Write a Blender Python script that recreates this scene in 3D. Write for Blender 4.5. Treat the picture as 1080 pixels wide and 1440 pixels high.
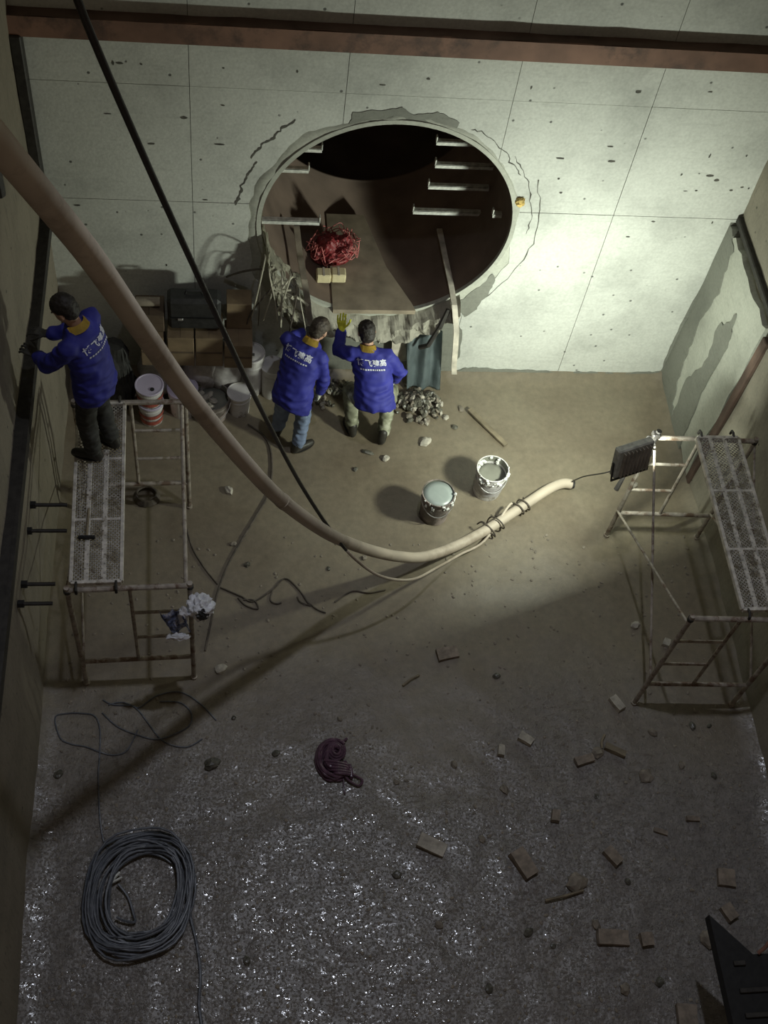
import bpy, bmesh, math, random
from mathutils import Vector, Matrix, noise
from mathutils.bvhtree import BVHTree

# ------------------------------------------------------------------ scene reset
for o in list(bpy.data.objects):
    bpy.data.objects.remove(o)
S = bpy.context.scene
COL = S.collection
R = math.radians
V = Vector

# ------------------------------------------------------------------ camera (looking down into the shaft)
cd = bpy.data.cameras.new('camera')
cam = bpy.data.objects.new('camera', cd)
COL.objects.link(cam)
cd.sensor_fit = 'VERTICAL'
cd.sensor_height = 24.0
cd.lens = 28.17
cd.clip_start = 0.05
CR = ((0.9910, -0.0747, 0.1109), (-0.0028, -0.8355, -0.5495), (0.1337, 0.5442, -0.8282))
rx, dn, fw = V(CR[0]).normalized(), V(CR[1]).normalized(), V(CR[2]).normalized()
m3 = Matrix((rx, -dn, -fw)).transposed()
cam.matrix_world = Matrix.Translation((0, 0, 9.86)) @ m3.to_4x4()
S.camera = cam

# ------------------------------------------------------------------ view, world, lights
S.view_settings.view_transform = 'Standard'
S.view_settings.look = 'None'
S.view_settings.gamma = 1.0
S.view_settings.use_curve_mapping = False
S.view_settings.exposure = 0.0
W = bpy.data.worlds.new('night_sky')
S.world = W
W.use_nodes = True
bg = W.node_tree.nodes['Background']
bg.inputs[0].default_value = (1.0, 0.77, 0.58, 1)
bg.inputs[1].default_value = 0.088

LAMP_POS = V((3.45, 5.97, 1.78))          # floodlight on the right scaffold
LAMP_DIR = V((-0.33, 0.92, -0.18)).normalized()
LAMP_W = 110.0
# cool site lamp high above the shaft, gives the glints on the wet floor
ld = bpy.data.lights.new('site_lamp_light', 'SPOT')
ld.energy = 690
ld.color = (0.83, 0.88, 1.0)
ld.spot_size = R(78)
ld.spot_blend = 1.0
ld.shadow_soft_size = 0.12
lo = bpy.data.objects.new('site_lamp_light', ld)
COL.objects.link(lo)
lo.location = (1.75, 4.9, 10.6)
lo.rotation_euler = (V((1.65, 3.1, 0)) - V((1.75, 4.9, 10.6))).to_track_quat('-Z', 'Y').to_euler()

# ------------------------------------------------------------------ object helpers
def tag(o, label=None, cat=None, group=None, kind=None):
    if label: o['label'] = label
    if cat: o['category'] = cat
    if group: o['group'] = group
    if kind: o['kind'] = kind
    return o

def empty(name, loc, rz=0.0):
    o = bpy.data.objects.new(name, None)
    o.empty_display_size = 0.1
    COL.objects.link(o)
    o.location = loc
    o.rotation_euler = (0, 0, rz)
    return o

def link(name, me, mat, parent=None, smooth=False):
    if mat is not None:
        me.materials.clear()
        me.materials.append(mat)
    if smooth:
        for p in me.polygons: p.use_smooth = True
    o = bpy.data.objects.new(name, me)
    COL.objects.link(o)
    if parent: o.parent = parent
    return o

def obj(name, bm, mat, parent=None, smooth=False):
    me = bpy.data.meshes.new(name)
    bm.normal_update()
    bm.to_mesh(me)
    bm.free()
    return link(name, me, mat, parent, smooth)

def copy_tree(o, parent=None):
    c = o.copy()
    COL.objects.link(c)
    if parent: c.parent = parent
    for ch in list(o.children): copy_tree(ch, c)
    return c

# ------------------------------------------------------------------ mesh helpers
def box(bm, c, s, rot=None, bev=0.0):
    """box of full size s centred at c"""
    r = bmesh.ops.create_cube(bm, size=1.0)
    vs = r['verts']
    M = Matrix.Translation(c) @ (rot.to_4x4() if rot else Matrix.Identity(4)) @ Matrix.Diagonal((*s, 1))
    bmesh.ops.transform(bm, matrix=M, verts=vs)
    if bev:
        es = list({e for v in vs for e in v.link_edges})
        bmesh.ops.bevel(bm, geom=es, offset=bev, segments=1, affect='EDGES')
    return vs

def frame_of(d):
    d = d.normalized()
    a = V((0, 0, 1)) if abs(d.z) < 0.9 else V((1, 0, 0))
    u = d.cross(a).normalized()
    return u, d.cross(u).normalized()

def spline(pts, sub=6):
    P = [V(p) for p in pts]
    if len(P) < 3: return P
    out = []
    for i in range(len(P) - 1):
        p0 = P[max(i-1, 0)]; p1 = P[i]; p2 = P[i+1]; p3 = P[min(i+2, len(P)-1)]
        for k in range(sub):
            t = k / sub
            out.append(0.5*((2*p1) + (p2-p0)*t + (2*p0-5*p1+4*p2-p3)*t*t + (-p0+3*p1-3*p2+p3)*t**3))
    out.append(P[-1])
    return out

def tube(bm, pts, r, n=8, closed=False):
    """swept round tube; r a number or a list"""
    P = [V(p) for p in pts]
    N = len(P)
    rs = r if isinstance(r, (list, tuple)) else [r]*N
    rings = []
    d0 = (P[1]-P[0]).normalized()
    u, w = frame_of(d0)
    for i in range(N):
        a = P[max(i-1, 0)]; b = P[min(i+1, N-1)]
        if closed: a = P[(i-1) % N]; b = P[(i+1) % N]
        d = (b-a)
        if d.length < 1e-9: d = d0
        d = d.normalized()
        u = (u - d*u.dot(d))
        if u.length < 1e-6: u, _ = frame_of(d)
        u.normalize(); w = d.cross(u)
        rings.append([bm.verts.new(P[i] + (u*math.cos(2*math.pi*k/n) + w*math.sin(2*math.pi*k/n))*rs[i]) for k in range(n)])
    for i in range(N-1 + (1 if closed else 0)):
        A = rings[i]; B = rings[(i+1) % N]
        for k in range(n):
            bm.faces.new((A[k], A[(k+1) % n], B[(k+1) % n], B[k]))
    if not closed:
        bm.faces.new(rings[0][::-1]); bm.faces.new(rings[-1])

def bar(bm, a, b, r, n=8):
    tube(bm, [a, b], r, n)

def loft(bm, rings, n=20):
    """rings: (centre, u, v) ellipse axes; closed ends"""
    L = []
    for c, u, v in rings:
        c, u, v = V(c), V(u), V(v)
        L.append([bm.verts.new(c + u*math.cos(2*math.pi*k/n) + v*math.sin(2*math.pi*k/n)) for k in range(n)])
    for A, B in zip(L, L[1:]):
        for k in range(n):
            bm.faces.new((A[k], A[(k+1) % n], B[(k+1) % n], B[k]))
    bm.faces.new(L[0][::-1]); bm.faces.new(L[-1])

def ell(bm, c, r, rot=None, sub=3):
    M = Matrix.Translation(c) @ (rot.to_4x4() if rot else Matrix.Identity(4)) @ Matrix.Diagonal((*r, 1))
    return bmesh.ops.create_icosphere(bm, subdivisions=sub, radius=1.0, matrix=M)['verts']

def caps(bm, a, ra, b, rb, n=14):
    a, b = V(a), V(b)
    tube(bm, [a, b], [ra, rb], n)
    ell(bm, a, (ra,)*3, sub=2); ell(bm, b, (rb,)*3, sub=2)

def lathe(bm, prof, n=24, M=None, cap0=True, cap1=False):
    L = []
    for r, z in prof:
        L.append([bm.verts.new((r*math.cos(2*math.pi*k/n), r*math.sin(2*math.pi*k/n), z)) for k in range(n)])
    for A, B in zip(L, L[1:]):
        for k in range(n):
            bm.faces.new((A[k], A[(k+1) % n], B[(k+1) % n], B[k]))
    if cap0: bm.faces.new(L[0][::-1])
    if cap1: bm.faces.new(L[-1])
    if M: bmesh.ops.transform(bm, matrix=M, verts=[v for l in L for v in l])

def evaluated(o):
    bpy.context.view_layer.update()
    dg = bpy.context.evaluated_depsgraph_get()
    return bpy.data.meshes.new_from_object(o.evaluated_get(dg))

def blob(name, bm, voxel, mat, parent, smooth=3, wrinkle=0.0, wscale=9.0, cut=None):
    """voxel-unite overlapping closed shells into one continuous skin"""
    me = bpy.data.meshes.new('tmp'); bm.normal_update(); bm.to_mesh(me); bm.free()
    t = bpy.data.objects.new('tmp', me); COL.objects.link(t)
    md = t.modifiers.new('r', 'REMESH'); md.mode = 'VOXEL'; md.voxel_size = voxel
    if smooth:
        ms = t.modifiers.new('s', 'SMOOTH'); ms.iterations = smooth; ms.factor = 0.5
    out = evaluated(t)
    bpy.data.objects.remove(t); bpy.data.meshes.remove(me)
    out.name = name
    if wrinkle:
        nn = [v.normal.copy() for v in out.vertices]
        for v, n in zip(out.vertices, nn):
            p = v.co
            a = noise.noise(V((p.x*wscale, p.y*wscale, p.z*wscale*1.9)))
            b = noise.noise(V((p.x*wscale*2.3+7, p.y*wscale*2.3, p.z*wscale*3.1)))
            v.co = p + n*wrinkle*(-abs(a)*1.6 + 0.5*b + 0.4)
    return link(name, out, mat, parent, smooth=True)

# ------------------------------------------------------------------ materials
def nodes_of(name):
    m = bpy.data.materials.new(name); m.use_nodes = True
    nt = m.node_tree
    b = nt.nodes['Principled BSDF']
    return m, nt, b

def ramp(nt, fac, stops):
    r = nt.nodes.new('ShaderNodeValToRGB')
    el = r.color_ramp.elements
    while len(el) < len(stops): el.new(0.5)
    for e, (p, c) in zip(el, stops):
        e.position = p
        e.color = (*c, 1) if len(c) == 3 else c
    nt.links.new(fac, r.inputs[0])
    return r.outputs[0]

def tex(nt, kind, scale, detail=4, coord='Object', stretch=None, **kw):
    tc = nt.nodes.new('ShaderNodeTexCoord')
    out = tc.outputs[coord]
    if stretch:
        mp = nt.nodes.new('ShaderNodeMapping'); mp.inputs['Scale'].default_value = stretch
        nt.links.new(out, mp.inputs[0]); out = mp.outputs[0]
    t = nt.nodes.new('ShaderNodeTex' + kind)
    t.inputs['Scale'].default_value = scale
    if 'Detail' in t.inputs: t.inputs['Detail'].default_value = detail
    for k, v in kw.items(): t.inputs[k].default_value = v
    nt.links.new(out, t.inputs['Vector'])
    return t

def mix(nt, fac, a, b, mode='MIX'):
    n = nt.nodes.new('ShaderNodeMix'); n.data_type = 'RGBA'; n.blend_type = mode
    for sock, val in ((n.inputs[0], fac), (n.inputs[6], a), (n.inputs[7], b)):
        if hasattr(val, 'links'): nt.links.new(val, sock)
        elif isinstance(val, (int, float)): sock.default_value = val
        else: sock.default_value = (*val, 1)
    return n.outputs[2]

def math_n(nt, op, a, b=None, clamp=False):
    n = nt.nodes.new('ShaderNodeMath'); n.operation = op; n.use_clamp = clamp
    for i, val in enumerate((a, b)):
        if val is None: continue
        if hasattr(val, 'links'): nt.links.new(val, n.inputs[i])
        else: n.inputs[i].default_value = val
    return n.outputs[0]

def bump(nt, b, height, strength, dist=0.02, prev=None):
    n = nt.nodes.new('ShaderNodeBump')
    n.inputs['Strength'].default_value = strength
    n.inputs['Distance'].default_value = dist
    nt.links.new(height, n.inputs['Height'])
    if prev: nt.links.new(prev, n.inputs['Normal'])
    nt.links.new(n.outputs[0], b.inputs['Normal'])
    return n.outputs[0]

def simple(name, col, rough=0.6, metal=0.0, var=0.35, scale=18, bmp=0.15, dirt=None, dirt_amt=0.5):
    m, nt, b = nodes_of(name)
    t = tex(nt, 'Noise', scale, 5)
    lo = tuple(c*(1-var) for c in col); hi = tuple(min(1, c*(1+var)) for c in col)
    c = ramp(nt, t.outputs[0], [(0.3, lo), (0.7, hi)])
    if dirt:
        t2 = tex(nt, 'Noise', scale*0.45, 7, Roughness=0.7)
        f = ramp(nt, t2.outputs[0], [(0.62-dirt_amt*0.3, (0, 0, 0)), (0.66-dirt_amt*0.3+0.05, (1, 1, 1))])
        c = mix(nt, f, c, dirt)
    nt.links.new(c, b.inputs['Base Color'])
    b.inputs['Roughness'].default_value = rough
    b.inputs['Metallic'].default_value = metal
    if bmp: bump(nt, b, t.outputs[0], bmp, 0.01)
    return m

def concrete(name, base, stain, pits=True, streak=(1, 1, 6), patch=0.5, rough=0.85):
    m, nt, b = nodes_of(name)
    n1 = tex(nt, 'Noise', 1.3, 8, Roughness=0.62)
    n2 = tex(nt, 'Noise', 5.0, 6, stretch=streak, Roughness=0.6)
    n3 = tex(nt, 'Noise', 40, 4)
    c = ramp(nt, n1.outputs[0], [(0.30, tuple(0.72*x for x in base)), (0.52, base), (0.75, tuple(min(1, 1.10*x) for x in base))])
    f2 = ramp(nt, n2.outputs[0], [(0.55, (0, 0, 0)), (0.78, (1, 1, 1))])
    c = mix(nt, math_n(nt, 'MULTIPLY', f2, patch), c, stain)
    f3 = ramp(nt, n3.outputs[0], [(0.3, (0.90,)*3), (0.7, (1.06,)*3)])
    c = mix(nt, 1.0, c, f3, 'MULTIPLY')
    hgt = n3.outputs[0]
    if pits:
        vo = tex(nt, 'Voronoi', 5.5, 0, Randomness=1.0)
        pm = ramp(nt, vo.outputs['Distance'], [(0.045, (1, 1, 1)), (0.09, (0, 0, 0))])
        sel = tex(nt, 'Noise', 2.2, 3)
        pm = math_n(nt, 'MULTIPLY', pm, ramp(nt, sel.outputs[0], [(0.42, (0, 0, 0)), (0.47, (1, 1, 1))]))
        c = mix(nt, pm, c, tuple(0.22*x for x in base))
        hgt = math_n(nt, 'SUBTRACT', hgt, math_n(nt, 'MULTIPLY', pm, 3.0))
    nt.links.new(c, b.inputs['Base Color'])
    b.inputs['Roughness'].default_value = rough
    bump(nt, b, hgt, 0.35, 0.006)
    return m

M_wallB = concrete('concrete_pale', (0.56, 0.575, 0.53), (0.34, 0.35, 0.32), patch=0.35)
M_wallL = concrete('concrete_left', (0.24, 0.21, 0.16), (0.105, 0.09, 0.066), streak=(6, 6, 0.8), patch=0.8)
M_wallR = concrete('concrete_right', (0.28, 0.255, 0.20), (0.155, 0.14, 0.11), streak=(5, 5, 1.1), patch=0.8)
M_joint = simple('dark_joint', (0.085, 0.082, 0.07), 0.9)
M_mortar = concrete('mortar_grey', (0.20, 0.205, 0.175), (0.11, 0.11, 0.09), pits=False, patch=0.6, rough=0.7)
M_mortarL = concrete('mortar_light', (0.44, 0.45, 0.39), (0.26, 0.26, 0.22), pits=False, patch=0.6)
M_lip = concrete('broken_concrete', (0.34, 0.325, 0.265), (0.12, 0.11, 0.09), pits=False, streak=(2, 2, 2), patch=0.9)
M_rust = simple('red_oxide_beam', (0.21, 0.115, 0.08), 0.75, var=0.3, scale=3, dirt=(0.10, 0.06, 0.045), dirt_amt=0.35)
M_beamtop = simple('dark_brown_trim', (0.10, 0.065, 0.05), 0.9, var=0.6, scale=2.5)  # dark brown; on the beam top it stands in for shade
M_darksteel = simple('dark_steel', (0.035, 0.032, 0.028), 0.6, 0.3)
M_blacksteel = simple('black_steel', (0.012, 0.012, 0.012), 0.55, 0.3)
M_pipe = simple('tunnel_lining', (0.15, 0.11, 0.085), 0.8, var=0.3, scale=2.2)
M_mudboard = simple('muddy_board', (0.27, 0.225, 0.165), 0.85, var=0.25, scale=6)
M_bracket = simple('galvanised_bracket', (0.62, 0.63, 0.58), 0.5, 0.2)
M_tube = simple('scaffold_tube', (0.36, 0.32, 0.27), 0.6, 0.2, var=0.35, scale=14, dirt=(0.17, 0.115, 0.08), dirt_amt=0.35)
M_deck = simple('deck_steel', (0.50, 0.48, 0.44), 0.55, 0.3, var=0.4, scale=16, dirt=(0.2, 0.17, 0.13), dirt_amt=0.4)
M_deckrim = simple('deck_edge_steel', (0.60, 0.57, 0.51), 0.55, 0.2, var=0.3, scale=16, dirt=(0.3, 0.26, 0.2), dirt_amt=0.25)
M_hose = simple('pale_hose', (0.50, 0.43, 0.34), 0.55, var=0.12, scale=3, bmp=0.05, dirt=(0.36, 0.30, 0.23), dirt_amt=0.35)
M_black = simple('black_rubber', (0.018, 0.016, 0.015), 0.5)
M_wire = simple('brown_wire', (0.085, 0.07, 0.055), 0.7)
M_cable = simple('grey_cable', (0.105, 0.115, 0.135), 0.4)
M_purple = simple('purple_hose', (0.10, 0.052, 0.08), 0.32)
M_wood = simple('wet_wood', (0.20, 0.165, 0.11), 0.75, scale=8)
M_palewood = simple('pale_timber', (0.52, 0.48, 0.40), 0.75, scale=8)
M_woodgrey = simple('weathered_timber', (0.30, 0.26, 0.20), 0.8, scale=8)
M_stone = simple('muddy_stone', (0.22, 0.19, 0.15), 0.75, scale=12, bmp=0.4)
M_brick = simple('muddy_brick', (0.23, 0.19, 0.15), 0.8, scale=20, bmp=0.3)
M_palestone = simple('pale_concrete_chunk', (0.40, 0.37, 0.31), 0.8, scale=14, bmp=0.4)
M_darkstone = simple('dark_wet_stone', (0.10, 0.095, 0.075), 0.35, scale=20, var=0.6, bmp=0.4)
M_jacket = simple('blue_work_jacket', (0.022, 0.025, 0.235), 0.72, var=0.18, scale=6, bmp=0.08)
M_collar = simple('yellow_collar', (0.62, 0.43, 0.07), 0.7, var=0.15)
M_print = simple('white_print', (0.62, 0.63, 0.72), 0.7, var=0.1)
M_jeans = simple('blue_jeans', (0.17, 0.22, 0.33), 0.8, var=0.35, scale=9)
M_dkpants = simple('dark_trousers', (0.035, 0.035, 0.032), 0.8)
M_olive = simple('olive_trousers', (0.20, 0.205, 0.14), 0.8, var=0.5, scale=8, dirt=(0.42, 0.42, 0.33), dirt_amt=0.35)
M_shoe = simple('black_boot', (0.028, 0.025, 0.02), 0.5)
M_skin = simple('skin', (0.42, 0.25, 0.17), 0.55, var=0.1)
M_hair = simple('black_hair', (0.020, 0.016, 0.013), 0.6, scale=60, bmp=0.5)
M_hairbrown = simple('dusty_brown_hair', (0.062, 0.048, 0.036), 0.65, scale=60, bmp=0.5)
M_glovey = simple('yellow_glove', (0.78, 0.80, 0.06), 0.6, var=0.1)
M_glovew = simple('white_glove', (0.56, 0.57, 0.50), 0.8, var=0.15)
M_gloved = simple('dark_glove', (0.05, 0.048, 0.04), 0.8)
M_eye = simple('eye_dark', (0.02, 0.02, 0.02), 0.2)
M_bucketw = simple('white_bucket', (0.60, 0.58, 0.57), 0.4, var=0.12, scale=9, bmp=0.03, dirt=(0.22, 0.19, 0.15), dirt_amt=0.25)
M_bucketd = simple('mud_caked_bucket', (0.15, 0.125, 0.11), 0.5, var=0.4, scale=12, dirt=(0.33, 0.27, 0.25), dirt_amt=0.4)
M_red = simple('red_label', (0.36, 0.085, 0.06), 0.5)
M_lid = simple('lavender_lid', (0.52, 0.47, 0.60), 0.4, var=0.08, scale=7, bmp=0.02)
M_fillpale = simple('pale_grey_coating', (0.30, 0.34, 0.32), 0.35, var=0.06, scale=5, bmp=0.02)
M_filldark = simple('grey_slurry', (0.20, 0.20, 0.165), 0.35, var=0.15, scale=7, bmp=0.05)
M_splash = simple('white_splash', (0.75, 0.76, 0.72), 0.45, var=0.1)
M_card = simple('brown_carton', (0.20, 0.145, 0.085), 0.85, var=0.2, scale=7)
M_carddark = simple('dark_carton', (0.10, 0.07, 0.045), 0.85, var=0.2, scale=7)
M_case = simple('black_case', (0.022, 0.022, 0.022), 0.55)
M_sheet = simple('grey_plastic_sheet', (0.46, 0.44, 0.35), 0.4, var=0.35, scale=4)
M_tarp = simple('blue_grey_sheet', (0.22, 0.27, 0.28), 0.35, var=0.25, scale=3)
M_bagw = simple('white_plastic', (0.66, 0.67, 0.70), 0.4, var=0.15)
M_bagb = simple('blue_print_plastic', (0.20, 0.24, 0.40), 0.4, var=0.5, scale=30, dirt=(0.6, 0.6, 0.66), dirt_amt=0.45)
M_redbag = simple('red_net', (0.20, 0.025, 0.028), 0.5, var=0.4)
M_cream = simple('cream_carton', (0.66, 0.58, 0.36), 0.7, var=0.08)
M_foam = simple('yellow_foam', (0.55, 0.40, 0.13), 0.8)
M_sack = simple('red_brown_sack', (0.18, 0.085, 0.06), 0.8)
M_white_sack = simple('white_sack', (0.42, 0.40, 0.40), 0.7, var=0.2)
M_glint = simple('chrome', (0.6, 0.6, 0.6), 0.3, 0.8)

# muddy floor: dull smooth silt by the tunnel, wet gritty mud towards the near side
def floor_mat():
    m, nt, b = nodes_of('muddy_floor')
    n1 = tex(nt, 'Noise', 0.9, 8, Roughness=0.6)
    n2 = tex(nt, 'Noise', 14, 6, Roughness=0.65)
    c = ramp(nt, n1.outputs[0], [(0.3, (0.145, 0.115, 0.077)), (0.5, (0.19, 0.157, 0.107)), (0.72, (0.215, 0.184, 0.127))])
    c = mix(nt, 1.0, c, ramp(nt, n2.outputs[0], [(0.3, (0.82,)*3), (0.7, (1.12,)*3)]), 'MULTIPLY')
    tc = nt.nodes.new('ShaderNodeTexCoord')
    sp = nt.nodes.new('ShaderNodeSeparateXYZ'); nt.links.new(tc.outputs['Object'], sp.inputs[0])
    wob = tex(nt, 'Noise', 0.8, 4)
    y = math_n(nt, 'ADD', sp.outputs[1], math_n(nt, 'MULTIPLY', math_n(nt, 'SUBTRACT', wob.outputs[0], 0.5), 2.2))
    near = nt.nodes.new('ShaderNodeMapRange')
    nt.links.new(y, near.inputs[0])
    near.inputs[1].default_value = 4.9; near.inputs[2].default_value = 3.3
    near.inputs[3].default_value = 0.0; near.inputs[4].default_value = 1.0
    k = near.outputs[0]
    c = mix(nt, math_n(nt, 'MULTIPLY', k, 0.75), c, mix(nt, ramp(nt, n2.outputs[0], [(0.4, (0, 0, 0)), (0.62, (1, 1, 1))]), (0.150, 0.142, 0.140), (0.215, 0.202, 0.196)))
    nt.links.new(c, b.inputs['Base Color'])
    b.inputs['Specular IOR Level'].default_value = 0.8
    wetn = tex(nt, 'Noise', 2.2, 4, Roughness=0.6)
    area = ramp(nt, wetn.outputs[0], [(0.34, (0.35, 0.35, 0.35)), (0.58, (1, 1, 1))])
    g1 = tex(nt, 'Noise', 24, 2, Roughness=0.5)
    g2 = tex(nt, 'Noise', 46, 3, Roughness=0.6)
    pk = ramp(nt, g2.outputs[0], [(0.52, (0, 0, 0)), (0.72, (1, 1, 1))])
    g3 = tex(nt, 'Noise', 19, 2, Roughness=0.5, stretch=(0.7, 1.3, 1.0))
    gm = ramp(nt, g3.outputs[0], [(0.545, (0, 0, 0)), (0.59, (1, 1, 1))])
    gl = math_n(nt, 'MULTIPLY', math_n(nt, 'MULTIPLY', gm, area), k)
    rgh = math_n(nt, 'SUBTRACT', 0.46, math_n(nt, 'MULTIPLY', gl, 0.37), True)
    nt.links.new(rgh, b.inputs['Roughness'])
    gg = math_n(nt, 'ADD', math_n(nt, 'MULTIPLY', g1.outputs[0], 0.55), math_n(nt, 'MULTIPLY', pk, 0.45))
    hh = math_n(nt, 'MULTIPLY', gg, math_n(nt, 'ADD', k, 0.12))
    bump(nt, b, hh, 1.0, 0.0105)
    return m
M_floor = floor_mat()

# ------------------------------------------------------------------ the setting
YB = 8.267          # back wall plane
XL, XR = -1.58, 4.88

def fbm(p, o=4):
    return noise.fractal(V(p), 1.0, 2.0, o)

bm = bmesh.new()
NX, NY = 150, 210
x0, x1, y0, y1 = XL-0.25, XR+0.25, -0.6, YB+0.1
grid = []
def floor_z(x, y):
    k = min(1, max(0, (5.2-y)/1.8))
    z = 0.012*fbm((x*0.9, y*0.9, 0)) + (0.004+0.010*k)*fbm((x*4, y*4, 3))
    z += 0.003*k*fbm((x*15, y*15, 9), 3)
    ed = min(x-XL, XR-x)
    if ed < 0.25: z += 0.10*(1-max(ed, 0)/0.25)**2*(0.7+0.5*fbm((y*1.5, 0, 5)))
    e2 = YB-y
    if e2 < 0.22: z += 0.07*(1-max(e2, 0)/0.22)**2
    return z
for j in range(NY+1):
    row = []
    for i in range(NX+1):
        x = x0+(x1-x0)*i/NX; y = y0+(y1-y0)*j/NY
        row.append(bm.verts.new((x, y, floor_z(x, y))))
    grid.append(row)
for j in range(NY):
    for i in range(NX):
        bm.faces.new((grid[j][i], grid[j][i+1], grid[j+1][i+1], grid[j+1][i]))
fl = obj('floor', bm, M_floor, smooth=True); tag(fl, kind='structure')

# --- back wall: formwork panels round the tunnel opening
HC = V((1.525, 0, 2.10)); HR = 1.165
def hole_r(th):
    """radius of the broken opening; th from +x towards +z"""
    x, z = math.cos(th), math.sin(th)
    low = max(0, -z)
    lf = max(0, -x)
    r = 1.23 + 0.16*low + 0.10*max(0, lf-0.4)
    r += 0.05*fbm((x*2.5, z*2.5, 1.7)) * (1.0 + 0.8*low) + 0.022*fbm((x*9, z*9, 4))
    if z < -0.55: r += 0.12*(-z-0.55)/0.45
    return max(r, HR+0.04)

NT = 150
cut = bmesh.new()
A = []; B = []
for k in range(NT):
    th = 2*math.pi*k/NT; r = hole_r(th)
    A.append(cut.verts.new((HC.x+r*math.cos(th), YB-1.0, HC.z+r*math.sin(th))))
    B.append(cut.verts.new((HC.x+r*math.cos(th), YB+1.5, HC.z+r*math.sin(th))))
for k in range(NT):
    cut.faces.new((A[k], A[(k+1) % NT], B[(k+1) % NT], B[k]))
cut.faces.new(A[::-1]); cut.faces.new(B)
bmesh.ops.recalc_face_normals(cut, faces=cut.faces)
cme = bpy.data.meshes.new('cut'); cut.to_mesh(cme); cut.free()
cutter = bpy.data.objects.new('cut', cme); COL.objects.link(cutter)
def holed(bm):
    me = bpy.data.meshes.new('t'); bm.to_mesh(me); bm.free()
    t = bpy.data.objects.new('t', me); COL.objects.link(t)
    md = t.modifiers.new('b', 'BOOLEAN'); md.operation = 'DIFFERENCE'; md.solver = 'EXACT'; md.object = cutter
    out = evaluated(t); bpy.data.objects.remove(t)
    return out
bm = bmesh.new(); box(bm, ((XL+XR)/2, YB+0.22, 3.8), (XR-XL+1.0, 0.40, 8.2))
wb = link('wall_back', holed(bm), M_joint); tag(wb, kind='structure')
rng = random.Random(4)
cols = [XL-0.02, -0.25, 1.02, 2.425, 3.635, XR+0.02]
rows = [(-0.1, 2.318), (2.318, 3.540), (3.540, 5.9)]
for ri, (za, zb) in enumerate(rows):
    for ci in range(5):
        xa, xb = cols[ci], cols[ci+1]
        bm = bmesh.new()
        off = rng.uniform(0, 0.004)
        g = 0.0024
        box(bm, ((xa+xb)/2, YB+0.014+off, (za+zb)/2), (xb-xa-2*g, 0.030, zb-za-2*g))
        hit = (xa < HC.x+1.6 and xb > HC.x-1.6 and za < HC.z+1.6)
        if hit: me = holed(bm)
        else:
            me = bpy.data.meshes.new('panel'); bm.to_mesh(me); bm.free()
        me.name = 'panel'
        link('panel', me, M_wallB, wb)
bpy.data.objects.remove(cutter)

# mortar collar round the pipe, chipped outer edge
bm = bmesh.new()
rr = []
for k in range(NT):
    th = 2*math.pi*k/NT
    c, s = math.cos(th), math.sin(th)
    ro = hole_r(th)+0.015
    ring = []
    for q, f in enumerate((0.0, 0.35, 0.75, 1.0)):
        r = HR*(1-f)+ro*f
        y = YB-0.004 + (0.012*fbm((c*6+q, s*6, q)) if q else 0) + (0.02 if q == 3 else 0)
        ring.append(bm.verts.new((HC.x+r*c, y, HC.z+r*s)))
    rr.append(ring)
for k in range(NT):
    a, b = rr[k], rr[(k+1) % NT]
    for q in range(3): bm.faces.new((a[q], b[q], b[q+1], a[q+1]))
obj('mortar_collar', bm, M_mortarL, wb, smooth=True)

def slab(name, outline, depth, mat, parent, plane='Y', base=YB, seed=0, n=7):
    """irregular thin layer standing proud of a wall; outline in (x,z) or (y,z)"""
    bm = bmesh.new()
    P = []
    m = len(outline)
    for i in range(m):
        a = V((*outline[i], 0)); b = V((*outline[(i+1) % m], 0))
        for k in range(n):
            p = a.lerp(b, k/n)
            j = 0.022 if plane == 'Y' else 0.05
            p.x += j*fbm((p.x*9+seed, p.y*9, 1)); p.y += j*fbm((p.x*9, p.y*9+seed, 5))
            P.append(p)
    def co(p, d):
        return (p.x, base-d, p.y) if plane == 'Y' else (base + (-d if base > 0 else d), p.x, p.y)
    top = [bm.verts.new(co(p, depth)) for p in P]
    bot = [bm.verts.new(co(p, -0.004)) for p in P]
    bm.faces.new(top)
    for i in range(len(P)):
        bm.faces.new((top[i], top[(i+1) % len(P)], bot[(i+1) % len(P)], bot[i]))
    bm.normal_update()
    bmesh.ops.triangulate(bm, faces=[f for f in bm.faces if len(f.verts) > 4], ngon_method='EAR_CLIP')
    bmesh.ops.recalc_face_normals(bm, faces=bm.faces)
    return obj(name, bm, mat, parent)

# grey repair mortar under the opening and at the wall foot
slab('mortar_patch', [(0.95, 0.0), (2.46, 0.0), (2.50, 0.30), (2.47, 0.72), (2.30, 0.86), (1.9, 0.72), (1.2, 0.70), (1.0, 0.5)], 0.012, M_mortar, wb, seed=2)
slab('mortar_patch', [(2.44, 0.0), (4.86, 0.0), (4.86, 0.10), (4.3, 0.055), (3.6, 0.065), (2.9, 0.10), (2.60, 0.12)], 0.018, M_mortar, wb, seed=8, n=14)
slab('mortar_patch', [(4.80, 0.0), (4.87, 0.0), (4.87, 1.95), (4.82, 1.7), (4.78, 1.0), (4.77, 0.4)], 0.012, M_mortar, wb, seed=5)
def polar(a, r): return (HC.x+r*math.cos(R(a)), HC.z+r*math.sin(R(a)))
slab('mortar_patch', [polar(-52, 1.30), polar(-46, 1.27), polar(-36, 1.25), polar(-28, 1.24), polar(-30, 1.33), polar(-38, 1.41), polar(-46, 1.50), polar(-52, 1.52)], 0.007, M_mortar, wb, seed=6)
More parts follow.
